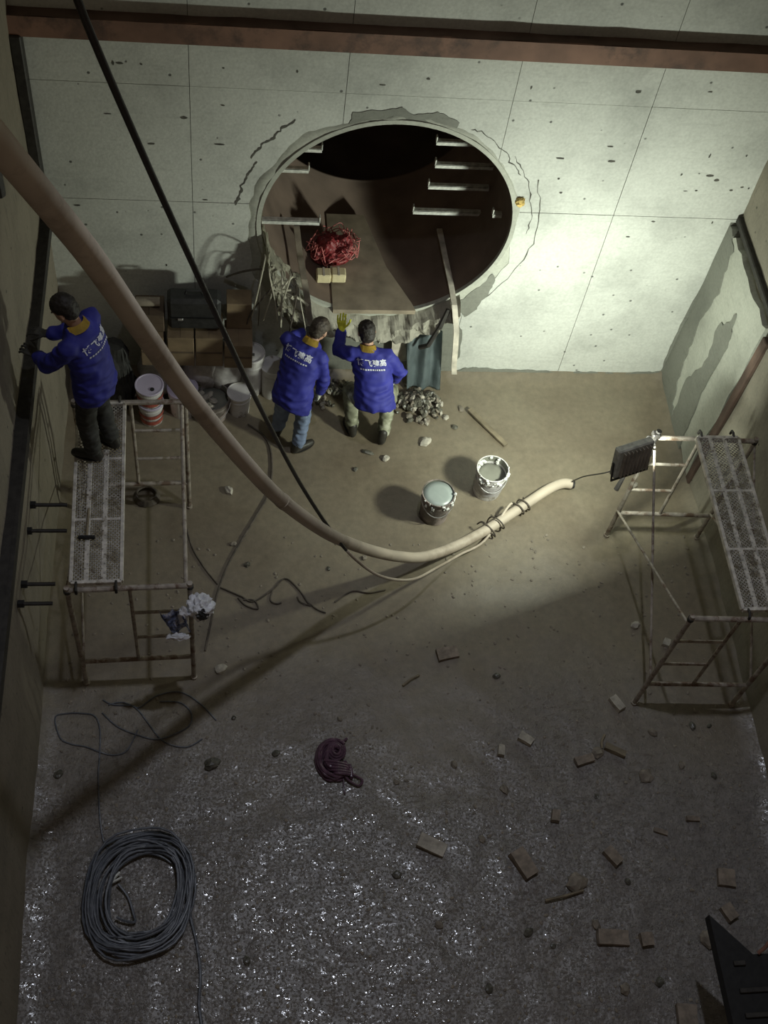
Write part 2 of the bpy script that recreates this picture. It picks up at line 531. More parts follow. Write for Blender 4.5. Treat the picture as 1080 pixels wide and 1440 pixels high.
def crack(a0, a1, r0, seed, w=0.006):
    bm = bmesh.new(); pv = None; n_ = 26
    for k in range(n_+1):
        a = a0+(a1-a0)*k/n_
        r = r0+0.035*fbm((a*0.22, seed, 1))+0.012*fbm((a*0.9, seed, 4))
        wd = w*(0.35+abs(fbm((a*0.5, seed, 8)))*1.8)
        p, q = polar(a, r-wd), polar(a, r+wd)
        A_ = bm.verts.new((p[0], YB-0.002, p[1])); B_ = bm.verts.new((q[0], YB-0.002, q[1]))
        if pv: bm.faces.new((pv[0], A_, B_, pv[1]))
        pv = (A_, B_)
    obj('crack', bm, M_joint, wb)
crack(-50, 25, 1.42, 3); crack(128, 150, 1.46, 7, 0.012); crack(150, 172, 1.40, 9, 0.010); crack(-2, 40, 1.34, 12, 0.005); crack(30, 62, 1.30, 15, 0.005)
slab('stain', [(1.05, 3.22), (1.5, 3.31), (1.98, 3.20), (2.02, 3.30), (1.80, 3.40), (1.62, 3.36), (1.5, 3.43), (1.32, 3.38), (1.10, 3.36)], 0.003, M_mortar, wb, seed=9)

# chipped air holes in the concrete face
bm = bmesh.new(); rg = random.Random(2)
for x, z in [(4.13, 2.83), (4.29, 2.85), (4.4, 2.83), (4.48, 2.78), (4.75, 2.71), (4.66, 2.67), (4.82, 2.7), (4.23, 2.64), (4.33, 2.65), (4.66, 3.07), (4.32, 3.05), (4.09, 3.72), (3.47, 3.69), (2.55, 3.68), (1.68, 3.72), (3.39, 3.11), (2.97, 2.96), (3.01, 2.73), (3.44, 2.95), (3.07, 2.57), (4.04, 2.26), (4.62, 2.27), (3.85, 2.06), (2.18, 4.08), (1.31, 3.64), (-0.84, 3.73), (-0.79, 3.73), (-0.62, 3.73), (0.02, 3.73), (-0.58, 2.95), (-0.01, 2.97), (0.61, 3.73), (-1.26, 2.24), (-0.51, 1.53), (0.02, 3.37), (-0.3, 3.23), (-0.92, 3.24), (-0.14, 2.35)]:
    w_, h_ = rg.uniform(0.010, 0.05), rg.uniform(0.006, 0.018)
    if rg.random() < 0.4: w_, h_ = 0.010, rg.uniform(0.015, 0.035)
    vs = [bm.verts.new((x+w_*math.cos(a)*rg.uniform(0.6, 1.1), YB-0.002, z+h_*math.sin(a)*rg.uniform(0.6, 1.1))) for a in (0, 0.8, 1.6, 2.4, 3.1, 3.9, 4.7, 5.5)]
    bm.faces.new(vs)
tag(obj('air_hole', bm, M_joint, wb), kind='stuff')

# broken concrete lip under the pipe
bm = bmesh.new()
NXl, NSl = 70, 16
g = []
for i in range(NXl+1):
    x = 0.85+1.50*i/NXl
    zc = HC.z-math.sqrt(max(0.05, HR*HR-(x-HC.x)**2))
    row = []
    for j in range(NSl+1):
        t = j/NSl
        y = YB+0.06 - 0.26*math.sin(math.pi*min(1, t*1.05))**0.7
        z = zc-0.015 - 0.30*t
        d = 0.16*(noise.voronoi(V((x*8, t*3.0, 2)))[0][0]-0.35) + 0.05*fbm((x*11, t*4, 6))
        row.append(bm.verts.new((x, y-d*(0.3+0.7*math.sin(math.pi*t)), z+0.02*fbm((x*9, t*6, 8)))))
    g.append(row)
for i in range(NXl):
    for j in range(NSl):
        bm.faces.new((g[i][j], g[i][j+1], g[i+1][j+1], g[i+1][j]))
obj('broken_lip', bm, M_lip, wb)

# --- side walls
def side_wall(name, x, s, mat):
    bm = bmesh.new()
    ny, nz = 60, 60
    G = []
    for j in range(ny+1):
        y = -0.6+(YB+0.2+0.6)*j/ny
        r = []
        for k in range(nz+1):
            z = -0.2+8.2*k/nz
            d = 0.02*fbm((y*0.8, z*0.8, x)) + 0.006*fbm((y*5, z*2, x+3))
            if z < 2.15: d += -0.045
            r.append(bm.verts.new((x + s*d, y, z)))
        G.append(r)
    for j in range(ny):
        for k in range(nz):
            f = (G[j][k], G[j+1][k], G[j+1][k+1], G[j][k+1])
            bm.faces.new(f if s > 0 else f[::-1])
    # thickness
    r = bmesh.ops.extrude_face_region(bm, geom=bm.faces[:])
    bmesh.ops.translate(bm, vec=(s*0.3, 0, 0), verts=[v for v in r['geom'] if isinstance(v, bmesh.types.BMVert)])
    bmesh.ops.recalc_face_normals(bm, faces=bm.faces)
    o = obj(name, bm, mat, smooth=False); tag(o, kind='structure')
    return o
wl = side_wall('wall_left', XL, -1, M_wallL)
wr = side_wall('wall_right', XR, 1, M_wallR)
# smeared mortar on the right wall near the corner
slab('mortar_patch', [(8.26, 0.0), (8.26, 2.30), (8.02, 2.15), (7.93, 1.7), (8.00, 1.2), (7.93, 0.7), (7.85, 0.3), (7.60, 0.0)], 0.080, M_mortar, wr, plane='X', base=XR, seed=3)
slab('mortar_patch', [(7.65, 0.0), (7.74, 0.6), (7.56, 1.0), (7.62, 1.5), (7.45, 1.9), (7.34, 1.55), (7.36, 0.8), (7.25, 0.0)], 0.084, M_mortar, wr, plane='X', base=XR, seed=13)
slab('mortar_layer', [(8.1, 0.05), (8.15, 2.24), (7.5, 2.24), (6.95, 2.24), (6.92, 0.05)], 0.070, M_mortarL, wr, plane='X', base=XR, seed=21)

# ledges and beams
bm = bmesh.new()
box(bm, (1.65, YB-0.05, 4.085), (XR-XL+0.1, 0.10, 0.176))
tb = obj('trim_1', bm, M_rust); tag(tb, kind='structure')
bm = bmesh.new()
NB = 60
gv = []
for i in range(NB+1):
    x = XL+(XR-XL)*i/NB
    gv.append([bm.verts.new((x, YB-0.098+(0.10/5)*q, 4.174+0.012*(q/5.0)+0.012*fbm((x*2, q, 4)))) for q in range(6)])
for i in range(NB):
    for q in range(5): bm.faces.new((gv[i][q], gv[i+1][q], gv[i+1][q+1], gv[i][q+1]))
obj('shaded_top', bm, M_beamtop, tb, smooth=True)  # uneven beam top, its shade from the low lamp put into the dark colour
bm = bmesh.new()
box(bm, (XL+0.045, 3.8, 2.16), (0.11, 8.9, 0.15), bev=0.01)
box(bm, (XL+0.09, 3.8, 2.225), (0.03, 8.9, 0.03))
t2 = obj('trim_2', bm, M_darksteel); tag(t2, kind='structure')
bm = bmesh.new()
box(bm, (XR-0.015, 3.8, 2.34), (0.07, 8.9, 0.07), bev=0.01)
t3 = obj('trim_3', bm, M_darksteel); tag(t3, kind='structure')
bm = bmesh.new()
box(bm, (XL+0.035, YB-0.06, 3.12), (0.09, 0.12, 1.78), bev=0.01)
t4 = obj('trim_4', bm, M_darksteel); tag(t4, kind='structure')
bm = bmesh.new()
box(bm, (XR-0.055, 6.86, 1.1), (0.05, 0.10, 2.2), bev=0.01)
t5 = obj('trim_5', bm, M_beamtop); tag(t5, kind='structure')

# ------------------------------------------------------------------ tunnel pipe
tp = empty('tunnel_pipe', (HC.x, YB, HC.z-HR))
tag(tp, 'dark round pipe tunnel opening in the pale back wall', 'tunnel')
bm = bmesh.new()
n = 96
ys = [-0.012, 0.5, 1.9, 1.9, 1.94, 1.94, 3.5, 5.5]
rs = [HR, HR, HR, HR-0.02, HR-0.02, HR, HR, HR]
rings = [[bm.verts.new((r*math.cos(2*math.pi*k/n), y, HR+r*math.sin(2*math.pi*k/n))) for k in range(n)] for y, r in zip(ys, rs)]
ro = [[bm.verts.new(((HR+0.035)*math.cos(2*math.pi*k/n), y, HR+(HR+0.035)*math.sin(2*math.pi*k/n))) for k in range(n)] for y in (-0.012, 5.5)]
for a, b in zip(rings, rings[1:]):
    for k in range(n): bm.faces.new((a[k], b[k], b[(k+1) % n], a[(k+1) % n]))
for k in range(n):
    bm.faces.new((ro[1][k], ro[0][k], ro[0][(k+1) % n], ro[1][(k+1) % n]))
obj('pipe_lining', bm, M_pipe, tp, smooth=True)
bm = bmesh.new()
ra = [[bm.verts.new((r*math.cos(2*math.pi*k/n), y, HR+r*math.sin(2*math.pi*k/n))) for k in range(n)] for r, y in ((HR-0.001, 0.03), (HR-0.001, -0.014), (HR+0.04, -0.014), (HR+0.04, 0.0))]
for a, b in zip(ra, ra[1:]):
    for k in range(n): bm.faces.new((a[k], b[k], b[(k+1) % n], a[(k+1) % n]))
bmesh.ops.recalc_face_normals(bm, faces=bm.faces)
obj('pipe_rim', bm, M_mortarL, tp)
bm = bmesh.new(); lathe(bm, [(HR+0.03, 0), (HR+0.03, 0.05)], 48, Matrix.Translation((0, 5.5, HR)) @ Matrix.Rotation(R(90), 4, 'X'), True, True)
obj('pipe_end', bm, M_pipe, tp)
bm = bmesh.new(); ell(bm, (0, 0, 0), (0.05, 0.03, 0.05))
for v in bm.verts: v.co += V((1.185, -0.02, HR+0.36)) + 0.02*V((fbm(v.co*30), fbm(v.co*30+V((5, 0, 0))), fbm(v.co*30+V((0, 5, 0)))))
obj('foam_patch', bm, M_foam, tp)

# brackets on the tunnel springing line
def bracket(xa, xb, y, label, z=2.10):
    bm = bmesh.new()
    c = (xa+xb)/2; w = abs(xb-xa)
    box(bm, (0, 0, 0), (w, 0.05, 0.012), bev=0.002)
    box(bm, (0, -0.022, -0.018), (w, 0.006, 0.045))
    o = obj('steel_bracket', bm, M_bracket)
    # end plate at the free end
    bm = bmesh.new()
    ex = (-w/2 if xa > HC.x else w/2)
    box(bm, (ex, 0, 0.02), (0.012, 0.05, 0.07), bev=0.002)
    obj('end_plate', bm, M_bracket, o)
    o.location = (c, y, z)
    tag(o, label, 'bracket', 'steel brackets inside the tunnel')
    return o
def chord(z): return math.sqrt(HR*HR-(z-HC.z)**2)
bracket(HC.x-HR+0.01, 0.90, YB+0.05, 'lowest and longest pale steel bracket on the left inside the tunnel')
bracket(HC.x-HR+0.01, 0.83, YB+0.75, 'second pale steel bracket from the bottom on the left inside the tunnel')
bracket(HC.x-HR+0.01, 0.97, YB+1.05, 'third pale steel bracket from the bottom on the left inside the tunnel')
bracket(HC.x-HR+0.01, 0.90, YB+1.35, 'topmost pale steel bracket on the left inside the tunnel')
bracket(1.90, 2.62, YB+0.76, 'lowest long steel bracket on the right inside the tunnel', 1.62)
bracket(2.03, 2.64, YB+0.86, 'second steel bracket from the bottom on the right inside the tunnel', 1.86)
bracket(2.08, 2.66, YB+0.95, 'third steel bracket from the bottom on the right inside the tunnel', 2.05)
bracket(2.08, 2.66, YB+1.08, 'topmost steel bracket on the right inside the tunnel', 2.22)
bracket(2.575, 2.665, YB+0.30, 'short steel bracket by the right edge inside the tunnel', 2.03)

# mud floor board in the pipe
bm = bmesh.new()
zt = 1.03
P = [(1.10, YB-0.06), (1.93, YB-0.05), (1.90, YB+0.05), (1.68, YB+0.55), (1.50, YB+1.3), (1.10, YB+1.3)]
tv = [bm.verts.new((x, y, zt)) for x, y in P]; bv = [bm.verts.new((x, y, zt-0.055)) for x, y in P]
bm.faces.new(tv); bm.faces.new(bv[::-1])
for i in range(len(P)): bm.faces.new((bv[i], bv[(i+1) % len(P)], tv[(i+1) % len(P)], tv[i]))
o = obj('walk_board', bm, M_mudboard); tag(o, 'muddy plywood board lying in the tunnel mouth', 'board')

# two small cream cartons and a red net bag in the tunnel
for k, x in enumerate((1.015, 1.165)):
    bm = bmesh.new(); box(bm, (0, 0, 0), (0.145, 0.12, 0.11), bev=0.012)
    o = obj('carton', bm, M_cream); o.location = (x, YB+0.30+0.01*k, 1.135)
    bm = bmesh.new(); box(bm, (0, 0, 0.056), (0.02, 0.12, 0.002)); obj('tape', bm, M_palewood, o)
    tag(o, 'small cream carton at the ' + ('left' if k == 0 else 'right') + ' in front of the red net bag', 'carton')
rb = empty('net_bag', (1.12, YB+0.64, 1.0))
tag(rb, 'crumpled red net bag lying in the tunnel behind two cream cartons', 'bag')
bm = bmesh.new(); ell(bm, (0, 0, 0.16), (0.21, 0.19, 0.15), sub=5)
for v in bm.verts:
    v.co += v.co.normalized()*(0.05*fbm(v.co*7)+0.03*fbm(v.co*20))
    v.co.z = max(v.co.z, 0.0)
obj('sack', bm, M_redbag, rb, smooth=False)
bm = bmesh.new(); rg = random.Random(3)
for k in range(26):
    a = rg.uniform(0, 6.28); b = a+rg.uniform(0.6, 1.6)
    pts = []
    for t in range(5):
        q = a+(b-a)*t/4; h = rg.uniform(0.1, 0.35)
        pts.append((0.26*math.cos(q)*rg.uniform(0.7, 1.05), 0.23*math.sin(q)*rg.uniform(0.7, 1.05), h))
    tube(bm, spline(pts, 4), 0.005, 5)
obj('strand', bm, simple('pale_red_twine', (0.50, 0.16, 0.15), 0.6), rb)

# timber strips leaning in the opening
def strip(name, pts, w, t, mat, label):
    bm = bmesh.new()
    P = [V(p) for p in pts]
    prev = None
    for i, p in enumerate(P):
        d = (P[min(i+1, len(P)-1)]-P[max(i-1, 0)]).normalized()
        side = V((1, 0, 0)); nr = side.cross(d).normalized()
        ring = [bm.verts.new(p+side*sx*w/2+nr*sy*t/2) for sx, sy in ((-1, -1), (1, -1), (1, 1), (-1, 1))]
        if prev:
            for k in range(4): bm.faces.new((prev[k], prev[(k+1) % 4], ring[(k+1) % 4], ring[k]))
        else: bm.faces.new(ring[::-1])
        prev = ring
    bm.faces.new(prev)
    bmesh.ops.recalc_face_normals(bm, faces=bm.faces)
    o = obj(name, bm, mat); tag(o, label, 'strip')
    return o
strip('timber_strip', [(2.235, 9.15, 1.25), (2.255, 8.7, 1.25), (2.272, 8.36, 1.25), (2.285, 8.12, 1.22), (2.31, 7.93, 1.06), (2.335, 7.90, 0.82), (2.36, 7.90, 0.58), (2.385, 7.90, 0.44)], 0.055, 0.022, M_palewood,
      'pale flat strip hanging from the right of the tunnel mouth down the wall')
strip('timber_strip', [(0.745, 8.95, 1.42), (0.77, 8.6, 1.36), (0.80, 8.30, 1.34), (0.835, 8.12, 1.22), (0.86, 8.04, 1.02), (0.88, 8.0, 0.80), (0.9, 7.99, 0.62)], 0.06, 0.022, M_woodgrey,
      'grey flat strip hanging from the left of the tunnel mouth beside loose wires')
bm = bmesh.new()
tube(bm, [(2.235, 8.12, 1.16), (2.17, 8.04, 1.0), (2.07, 7.98, 0.78), (2.00, 8.02, 0.70)], 0.026, 8)
o = obj('steel_bar', bm, M_darksteel); tag(o, 'dark bent steel bar sticking out below the tunnel mouth', 'bar')

# blue-grey plastic sheet on the wall below
bm = bmesh.new()
nu, nv = 40, 34
G = []
for i in range(nu+1):
    u = i/nu; row = []
    for j in range(nv+1):
        v = j/nv
        xt = 1.86+0.36*u; xb = 1.95+0.36*u
        x = xt*(1-v)+xb*v
        z = (0.80+0.06*u)*(1-v)+0.03*v
        y = YB-0.15-0.08*v-0.03*math.sin(u*13+v*2)-0.015*fbm((u*5, v*3, 2))
        row.append(bm.verts.new((x, y, z)))
    G.append(row)
for i in range(nu):
    for j in range(nv): bm.faces.new((G[i][j], G[i][j+1], G[i+1][j+1], G[i+1][j]))
bmesh.ops.solidify(bm, geom=bm.faces[:], thickness=0.004)
o = obj('plastic_sheet', bm, M_tarp, smooth=True); tag(o, 'blue-grey plastic sheet hanging on wall below the tunnel mouth', 'sheet')
bm = bmesh.new()
for i in range(3):
    box(bm, (0.02*i, 0.005*i, 0), (0.11, 0.012, 0.40), Matrix.Rotation(R(-4-3*i), 3, 'Y'), bev=0.002)
o = obj('wood_board', bm, M_palewood); o.location = (1.80, YB-0.10, 0.50); tag(o, 'pale narrow board standing left of the blue-grey sheet', 'board')

# crumpled grey sheet and cut wires at the left of the opening
bm = bmesh.new()
G = []
nu, nv = 46, 46
for i in range(nu+1):
    u = i/nu; row = []
    for j in range(nv+1):
        v = j/nv
        th = R(182)+R(52)*u
        ex = HC.x+(HR-0.02)*math.cos(th); ez = HC.z+(HR-0.02)*math.sin(th)
        x = ex + 0.12*v*(1-u) + 0.04*u*v
        z = ez - v*(0.62-0.22*u) + 0.10*math.sin(3.14*v)*(1-v)
        y = YB+0.18-0.42*min(1, v*1.8)**0.8 + 0.11*max(0, v-0.55)
        y += 0.055*fbm((u*6, v*4, 1)) + 0.025*fbm((u*18, v*14, 5))
        row.append(bm.verts.new((x+0.03*fbm((u*9, v*9, 7)), y, z+0.03*fbm((u*9, v*9, 11)))))
    G.append(row)
for i in range(nu):
    for j in range(nv): bm.faces.new((G[i][j], G[i][j+1], G[i+1][j+1], G[i+1][j]))
bmesh.ops.solidify(bm, geom=bm.faces[:], thickness=0.004)
o = obj('plastic_sheet', bm, M_sheet); tag(o, 'crumpled dusty plastic sheet draped over lower left edge of the tunnel', 'sheet')
wbn = empty('wire_bundle', (0.45, YB-0.2, 1.75)); tag(wbn, 'loose cut wires sticking out at the left edge of the tunnel', 'wires')
rg = random.Random(11)
for k in range(8):
    x = 0.36+rg.uniform(0, 0.45); z = 1.70-(x-0.36)*0.9+rg.uniform(-0.05, 0.2)
    drop = rg.uniform(0.3, 0.75); dx = rg.uniform(-0.12, 0.16)
    pts = [(x, YB-0.12, z), (x+0.05*dx, YB-0.30, z+rg.uniform(0.0, 0.10)), (x+dx*0.6, YB-0.36, z-drop*0.45), (x+dx, YB-0.33, z-drop)]
    bm = bmesh.new(); tube(bm, [V(p)-wbn.location for p in spline(pts, 6)], rg.choice((0.005, 0.007, 0.009)), 6)
    obj('wire', bm, rg.choice((M_sheet, M_wire)), wbn)
for k in range(6):
    x = 0.45+rg.uniform(0, 0.35); z = 1.62-(x-0.4)*0.6+rg.uniform(-0.1, 0.1)
    p = V((x, YB-0.25, z)); d = V((rg.uniform(-1, 1), rg.uniform(-0.5, 0.1), rg.uniform(-0.4, 0.5))).normalized()*rg.uniform(0.08, 0.16)
    bm = bmesh.new(); tube(bm, [q-wbn.location for q in (p-d, p+V((0, 0, 0.015)), p+d)], 0.013, 6)
    obj('wire', bm, M_sheet, wbn)
bm = bmesh.new()
tube(bm, spline([(0.05, YB-0.03, 1.42), (0.18, YB-0.10, 1.56), (0.32, YB-0.16, 1.66), (0.40, YB-0.2, 1.70)], 6), 0.011, 6)
o = obj('cable', bm, M_wire); tag(o, 'short dark cable leading from loose wires across the wall to the left', 'cable')
bm = bmesh.new()
tube(bm, spline([(0.50, YB-0.30, 1.62), (0.30, YB-0.34, 1.30), (0.24, YB-0.30, 1.02), (0.25, YB-0.25, 0.85)], 6), 0.008, 6)
o = obj('cable', bm, M_wire); tag(o, 'thin cable hanging from the loose wires down to the cartons', 'cable')

# ------------------------------------------------------------------ scaffolds
def scaffold(name, loc, rz, side, label, rail):
    """frame pair: post height 1.64, width 0.93, length 1.82; side -1: ladder half at left, +1 at right"""
    t = empty(name, loc, rz); tag(t, label, 'scaffold')
    Wd, Ln, H = 0.93, 1.82, 1.64
    for y in (0, Ln):
        for x in (0, Wd):
            bm = bmesh.new(); tube(bm, [(x, y, 0), (x, y, H+0.04)], 0.022, 10)
            tube(bm, [(x, y, 0.0), (x, y, 0.03)], 0.03, 10)
            p = obj('post', bm, M_tube, t, smooth=False)
            bm = bmesh.new(); tube(bm, [(x, y, H-0.03), (x, y, H+0.005)], 0.029, 10)
            obj('collar', bm, M_darksteel, p)
        ix = 0.42 if side < 0 else Wd-0.46
        bm = bmesh.new(); tube(bm, [(ix, y, 0.42), (ix, y, H)], 0.016, 8); obj('inner_post', bm, M_tube, t)
        bm = bmesh.new(); bar(bm, (0, y, H), (Wd, y, H), 0.023, 10); obj('top_bar', bm, M_tube, t)
        bm = bmesh.new(); bar(bm, (0, y, 0.42), (Wd, y, 0.42), 0.021, 10); obj('bottom_bar', bm, M_tube, t)
        for z in (0.82, 1.24):
            a, b = (0, ix) if side < 0 else (ix, Wd)
            bm = bmesh.new(); bar(bm, (a, y, z), (b, y, z), 0.015, 8); obj('rung', bm, M_tube, t)
    for x, s in ((0, -1), (Wd, 1)):
        if rail and s > 0:
            bm = bmesh.new(); bar(bm, (x-0.03, 0, H-0.03), (x-0.03, Ln, H-0.03), 0.017, 8); obj('side_rail', bm, M_tube, t)
            continue
        xo = x+0.0*s
        for k, (za, zb) in enumerate(((1.58, 0.46), (0.46, 1.58))):
            o2 = 0.016*(1 if k else -1)
            bm = bmesh.new(); bar(bm, (xo+o2, 0, za), (xo+o2, Ln, zb), 0.012, 8); obj('cross_brace', bm, M_tube, t)
    return t

def deck(name, loc, rz, label, wd=0.38, ln=1.74):
    t = empty(name, loc, rz); tag(t, label, 'scaffold deck', 'steel mesh scaffold decks')
    for x in (0, wd):
        bm = bmesh.new(); box(bm, (x, ln/2, -0.015), (0.028, ln, 0.045), bev=0.003); obj('side_beam', bm, M_deckrim, t)
    for y in (0, ln):
        bm = bmesh.new(); box(bm, (wd/2, y, -0.015), (wd, 0.028, 0.045), bev=0.003); e = obj('end_beam', bm, M_deckrim, t)
        for x in (0.04, wd-0.04):
            s = -1 if y == 0 else 1
            bm = bmesh.new()
            tube(bm, [(x, y, 0.0), (x, y+s*0.04, 0.012), (x, y+s*0.07, 0.0), (x, y+s*0.075, -0.045)], 0.012, 8)
            obj('hook', bm, M_darksteel, e)
    for x in (wd*0.30, wd*0.64):
        bm = bmesh.new(); box(bm, (x, ln/2, 0.0), (0.038, ln, 0.012), bev=0.003)
        b = obj('stiffener', bm, M_deckrim, t)
        bm = bmesh.new()
        for k in range(40): lathe(bm, [(0.010, 0), (0.007, 0.004)], 6, Matrix.Translation((x+0.010*(1 if k % 2 else -1), 0.03+k*(ln-0.06)/39, 0.006)), False, True)
        tag(obj('dimple', bm, M_deck, b), kind='stuff')
    for y in (ln*0.33, ln*0.67):
        bm = bmesh.new(); box(bm, (wd/2, y, -0.004), (wd, 0.024, 0.010), bev=0.002); obj('cross_tie', bm, M_deckrim, t)
    bm = bmesh.new()
    st = 0.034
    for s in (1, -1):
        k = -wd
        while k < ln:
            ya, yb = k, k+wd
            a = V((0, ya, 0)); b = V((wd, yb, 0))
            if s < 0: a, b = V((wd, ya, 0)), V((0, yb, 0))
            d = b-a
            t0 = max(0, (0-a.y)/d.y); t1 = min(1, (ln-a.y)/d.y)
            if t1-t0 > 0.02:
                p, q = a+d*t0, a+d*t1
                ang = math.atan2(q.y-p.y, q.x-p.x)
                box(bm, (p+q)/2+V((0, 0, -0.003)), ((q-p).length, 0.0065, 0.004), Matrix.Rotation(ang, 3, 'Z'))
            k += st
    tag(obj('expanded_mesh', bm, M_deck, t), kind='stuff')
    return t

sr = scaffold('tubular_scaffold', (3.75, 4.37, 0.0), R(-2.2), -1, 'rusty tubular scaffold with cross braces against the right wall', False)
sl = scaffold('tubular_scaffold', (-1.175, 4.69, 0.0), R(2.0), 1, 'rusty tubular scaffold by left wall under the standing worker', True)
deck('scaffold_deck', (4.185, 4.42, 1.69), R(-0.2), 'steel mesh deck hooked on the right scaffold with nobody on it')
deck('scaffold_deck', (-1.145, 4.73, 1.69), R(1.6), 'steel mesh deck on left scaffold with a worker standing on it')

# clamps and tied wire at the lamp corner
ct = empty('wire_knot', (3.80, 6.16, 1.5)); tag(ct, 'dark knotted wire wound round the top of the right scaffold post', 'wire')
rg = random.Random(8)
for k in range(6):
    pts = []
    a0 = rg.uniform(0, 6)
    for q in range(8):
        a = a0+q*0.95
        pts.append((0.045*math.cos(a)*rg.uniform(0.8, 1.7)-0.02, 0.045*math.sin(a)*rg.uniform(0.8, 1.4), 0.12-0.05*k+rg.uniform(-0.03, 0.03)))
    bm = bmesh.new(); tube(bm, spline(pts, 4), 0.009, 6); obj('wire', bm, M_black, ct)
bm = bmesh.new(); box(bm, (0, 0, 0.22), (0.07, 0.07, 0.05), bev=0.01); tube(bm, [(0, 0, 0.1), (0.02, 0.01, 0.26)], 0.026, 8)
obj('clamp', bm, M_black, ct)

# ------------------------------------------------------------------ floodlight (main light)
def floodlight(pos, d):
    t = empty('floodlight', pos - d*0.13)
    t.rotation_euler = d.to_track_quat('Y', 'Z').to_euler()
    tag(t, 'square floodlight clamped to the right scaffold facing the wall', 'lamp')
    bm = bmesh.new(); box(bm, (0, 0, 0), (0.36, 0.08, 0.32), bev=0.012); h = obj('housing', bm, simple('lamp_housing', (0.38, 0.38, 0.32), 0.55), t)
    for k in range(8):
        bm = bmesh.new(); box(bm, (-0.13+0.037*k, -0.055, 0), (0.008, 0.035, 0.27)); obj('cooling_fin', bm, M_woodgrey, h)
    m, nt, b = nodes_of('lamp_glass')
    b.inputs['Base Color'].default_value = (0.9, 0.95, 0.85, 1)
    b.inputs['Emission Color'].default_value = (0.93, 1.0, 0.88, 1); b.inputs['Emission Strength'].default_value = 6
    bm = bmesh.new(); box(bm, (0, 0.042, 0), (0.32, 0.006, 0.27)); obj('glass', bm, m, t)
    bm = bmesh.new()
    tube(bm, [(-0.185, 0, 0), (-0.185, -0.02, -0.19), (0.185, -0.02, -0.19), (0.185, 0, 0)], 0.012, 6); obj('yoke', bm, M_darksteel, t)
    l = bpy.data.lights.new('floodlight_light', 'AREA')
    l.energy = LAMP_W; l.color = (0.93, 1.0, 0.85); l.shape = 'RECTANGLE'; l.size = 0.28; l.size_y = 0.20
    o = bpy.data.objects.new('floodlight_light', l); COL.objects.link(o)
    o.location = pos - d*0.08
    o.rotation_euler = d.to_track_quat('-Z', 'Y').to_euler()
    return t
floodlight(LAMP_POS, LAMP_DIR)
bm = bmesh.new()
tube(bm, [(3.72, 6.10, 1.42), (3.62, 6.04, 1.30), (3.58, 6.0, 1.10)], [0.014, 0.016, 0.026], 8)
o = obj('hanging_rod', bm, M_black); tag(o, 'short black rod hanging below the floodlight on the right scaffold', 'rod')
bm = bmesh.new(); tube(bm, spline([(3.52, 6.74, 0.16), (3.55, 6.6, 0.45), (3.60, 6.3, 0.95), (3.66, 6.12, 1.36), (3.64, 6.07, 1.48)], 8), 0.007, 6)
o = obj('lamp_cable', bm, M_black); tag(o, 'thin black lamp cable running from hose end up to the floodlight', 'cable')

# ------------------------------------------------------------------ hose and cable coming down into the shaft
hp = [(-0.678, 2.791, 7.617), (-0.643, 2.895, 7.416), (-0.577, 3.064, 7.071), (-0.474, 3.281, 6.582), (-0.345, 3.585, 5.858), (-0.155, 3.915, 4.967), (0.158, 4.271, 3.873), (0.418, 4.583, 3.018),
      (0.794, 4.935, 2.07), (1.09, 5.216, 1.424), (1.36, 5.43, 0.95), (1.60, 5.60, 0.60), (1.86, 5.75, 0.34), (2.16, 5.93, 0.19), (2.55, 6.18, 0.11), (3.0, 6.50, 0.085), (3.27, 6.68, 0.10), (3.43, 6.755, 0.10), (3.53, 6.76, 0.085)]
bm = bmesh.new(); tube(bm, spline(hp, 8), 0.051, 16)
hs = obj('hose', bm, M_hose, smooth=True); tag(hs, 'thick pale hose hanging into the shaft and ending on the floor', 'hose')
bm = bmesh.new(); bar(bm, (3.525, 6.76, 0.086), (3.56, 6.757, 0.084), 0.046, 12); obj('hose_mouth', bm, M_black, hs)
bm = bmesh.new()
a = V((0.418, 4.583, 3.018)); d = V((0.318, 0.332, -0.90)).normalized()
bar(bm, a-d*0.05, a+d*0.05, 0.055, 16); obj('hose_joint', bm, M_hose, hs)
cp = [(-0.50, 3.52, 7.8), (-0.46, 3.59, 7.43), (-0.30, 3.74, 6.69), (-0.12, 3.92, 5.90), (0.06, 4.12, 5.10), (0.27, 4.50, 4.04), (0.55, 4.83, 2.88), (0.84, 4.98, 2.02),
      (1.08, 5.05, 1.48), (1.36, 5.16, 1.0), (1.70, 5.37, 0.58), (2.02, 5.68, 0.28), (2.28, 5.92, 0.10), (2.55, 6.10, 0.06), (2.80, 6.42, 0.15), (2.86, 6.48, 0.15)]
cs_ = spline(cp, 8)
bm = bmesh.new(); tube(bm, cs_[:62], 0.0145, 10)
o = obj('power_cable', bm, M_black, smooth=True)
bm = bmesh.new(); tube(bm, cs_[61:], 0.0130, 10); tag(obj('pale_sheen_end', bm, M_hose, o, smooth=True), 'lower cable end coloured pale as lamp sheen')  # lower cable in the pale hose colour, standing in for lamp reflection on black rubber
tag(o, 'black power cable hanging into the shaft across the pale hose', 'cable')
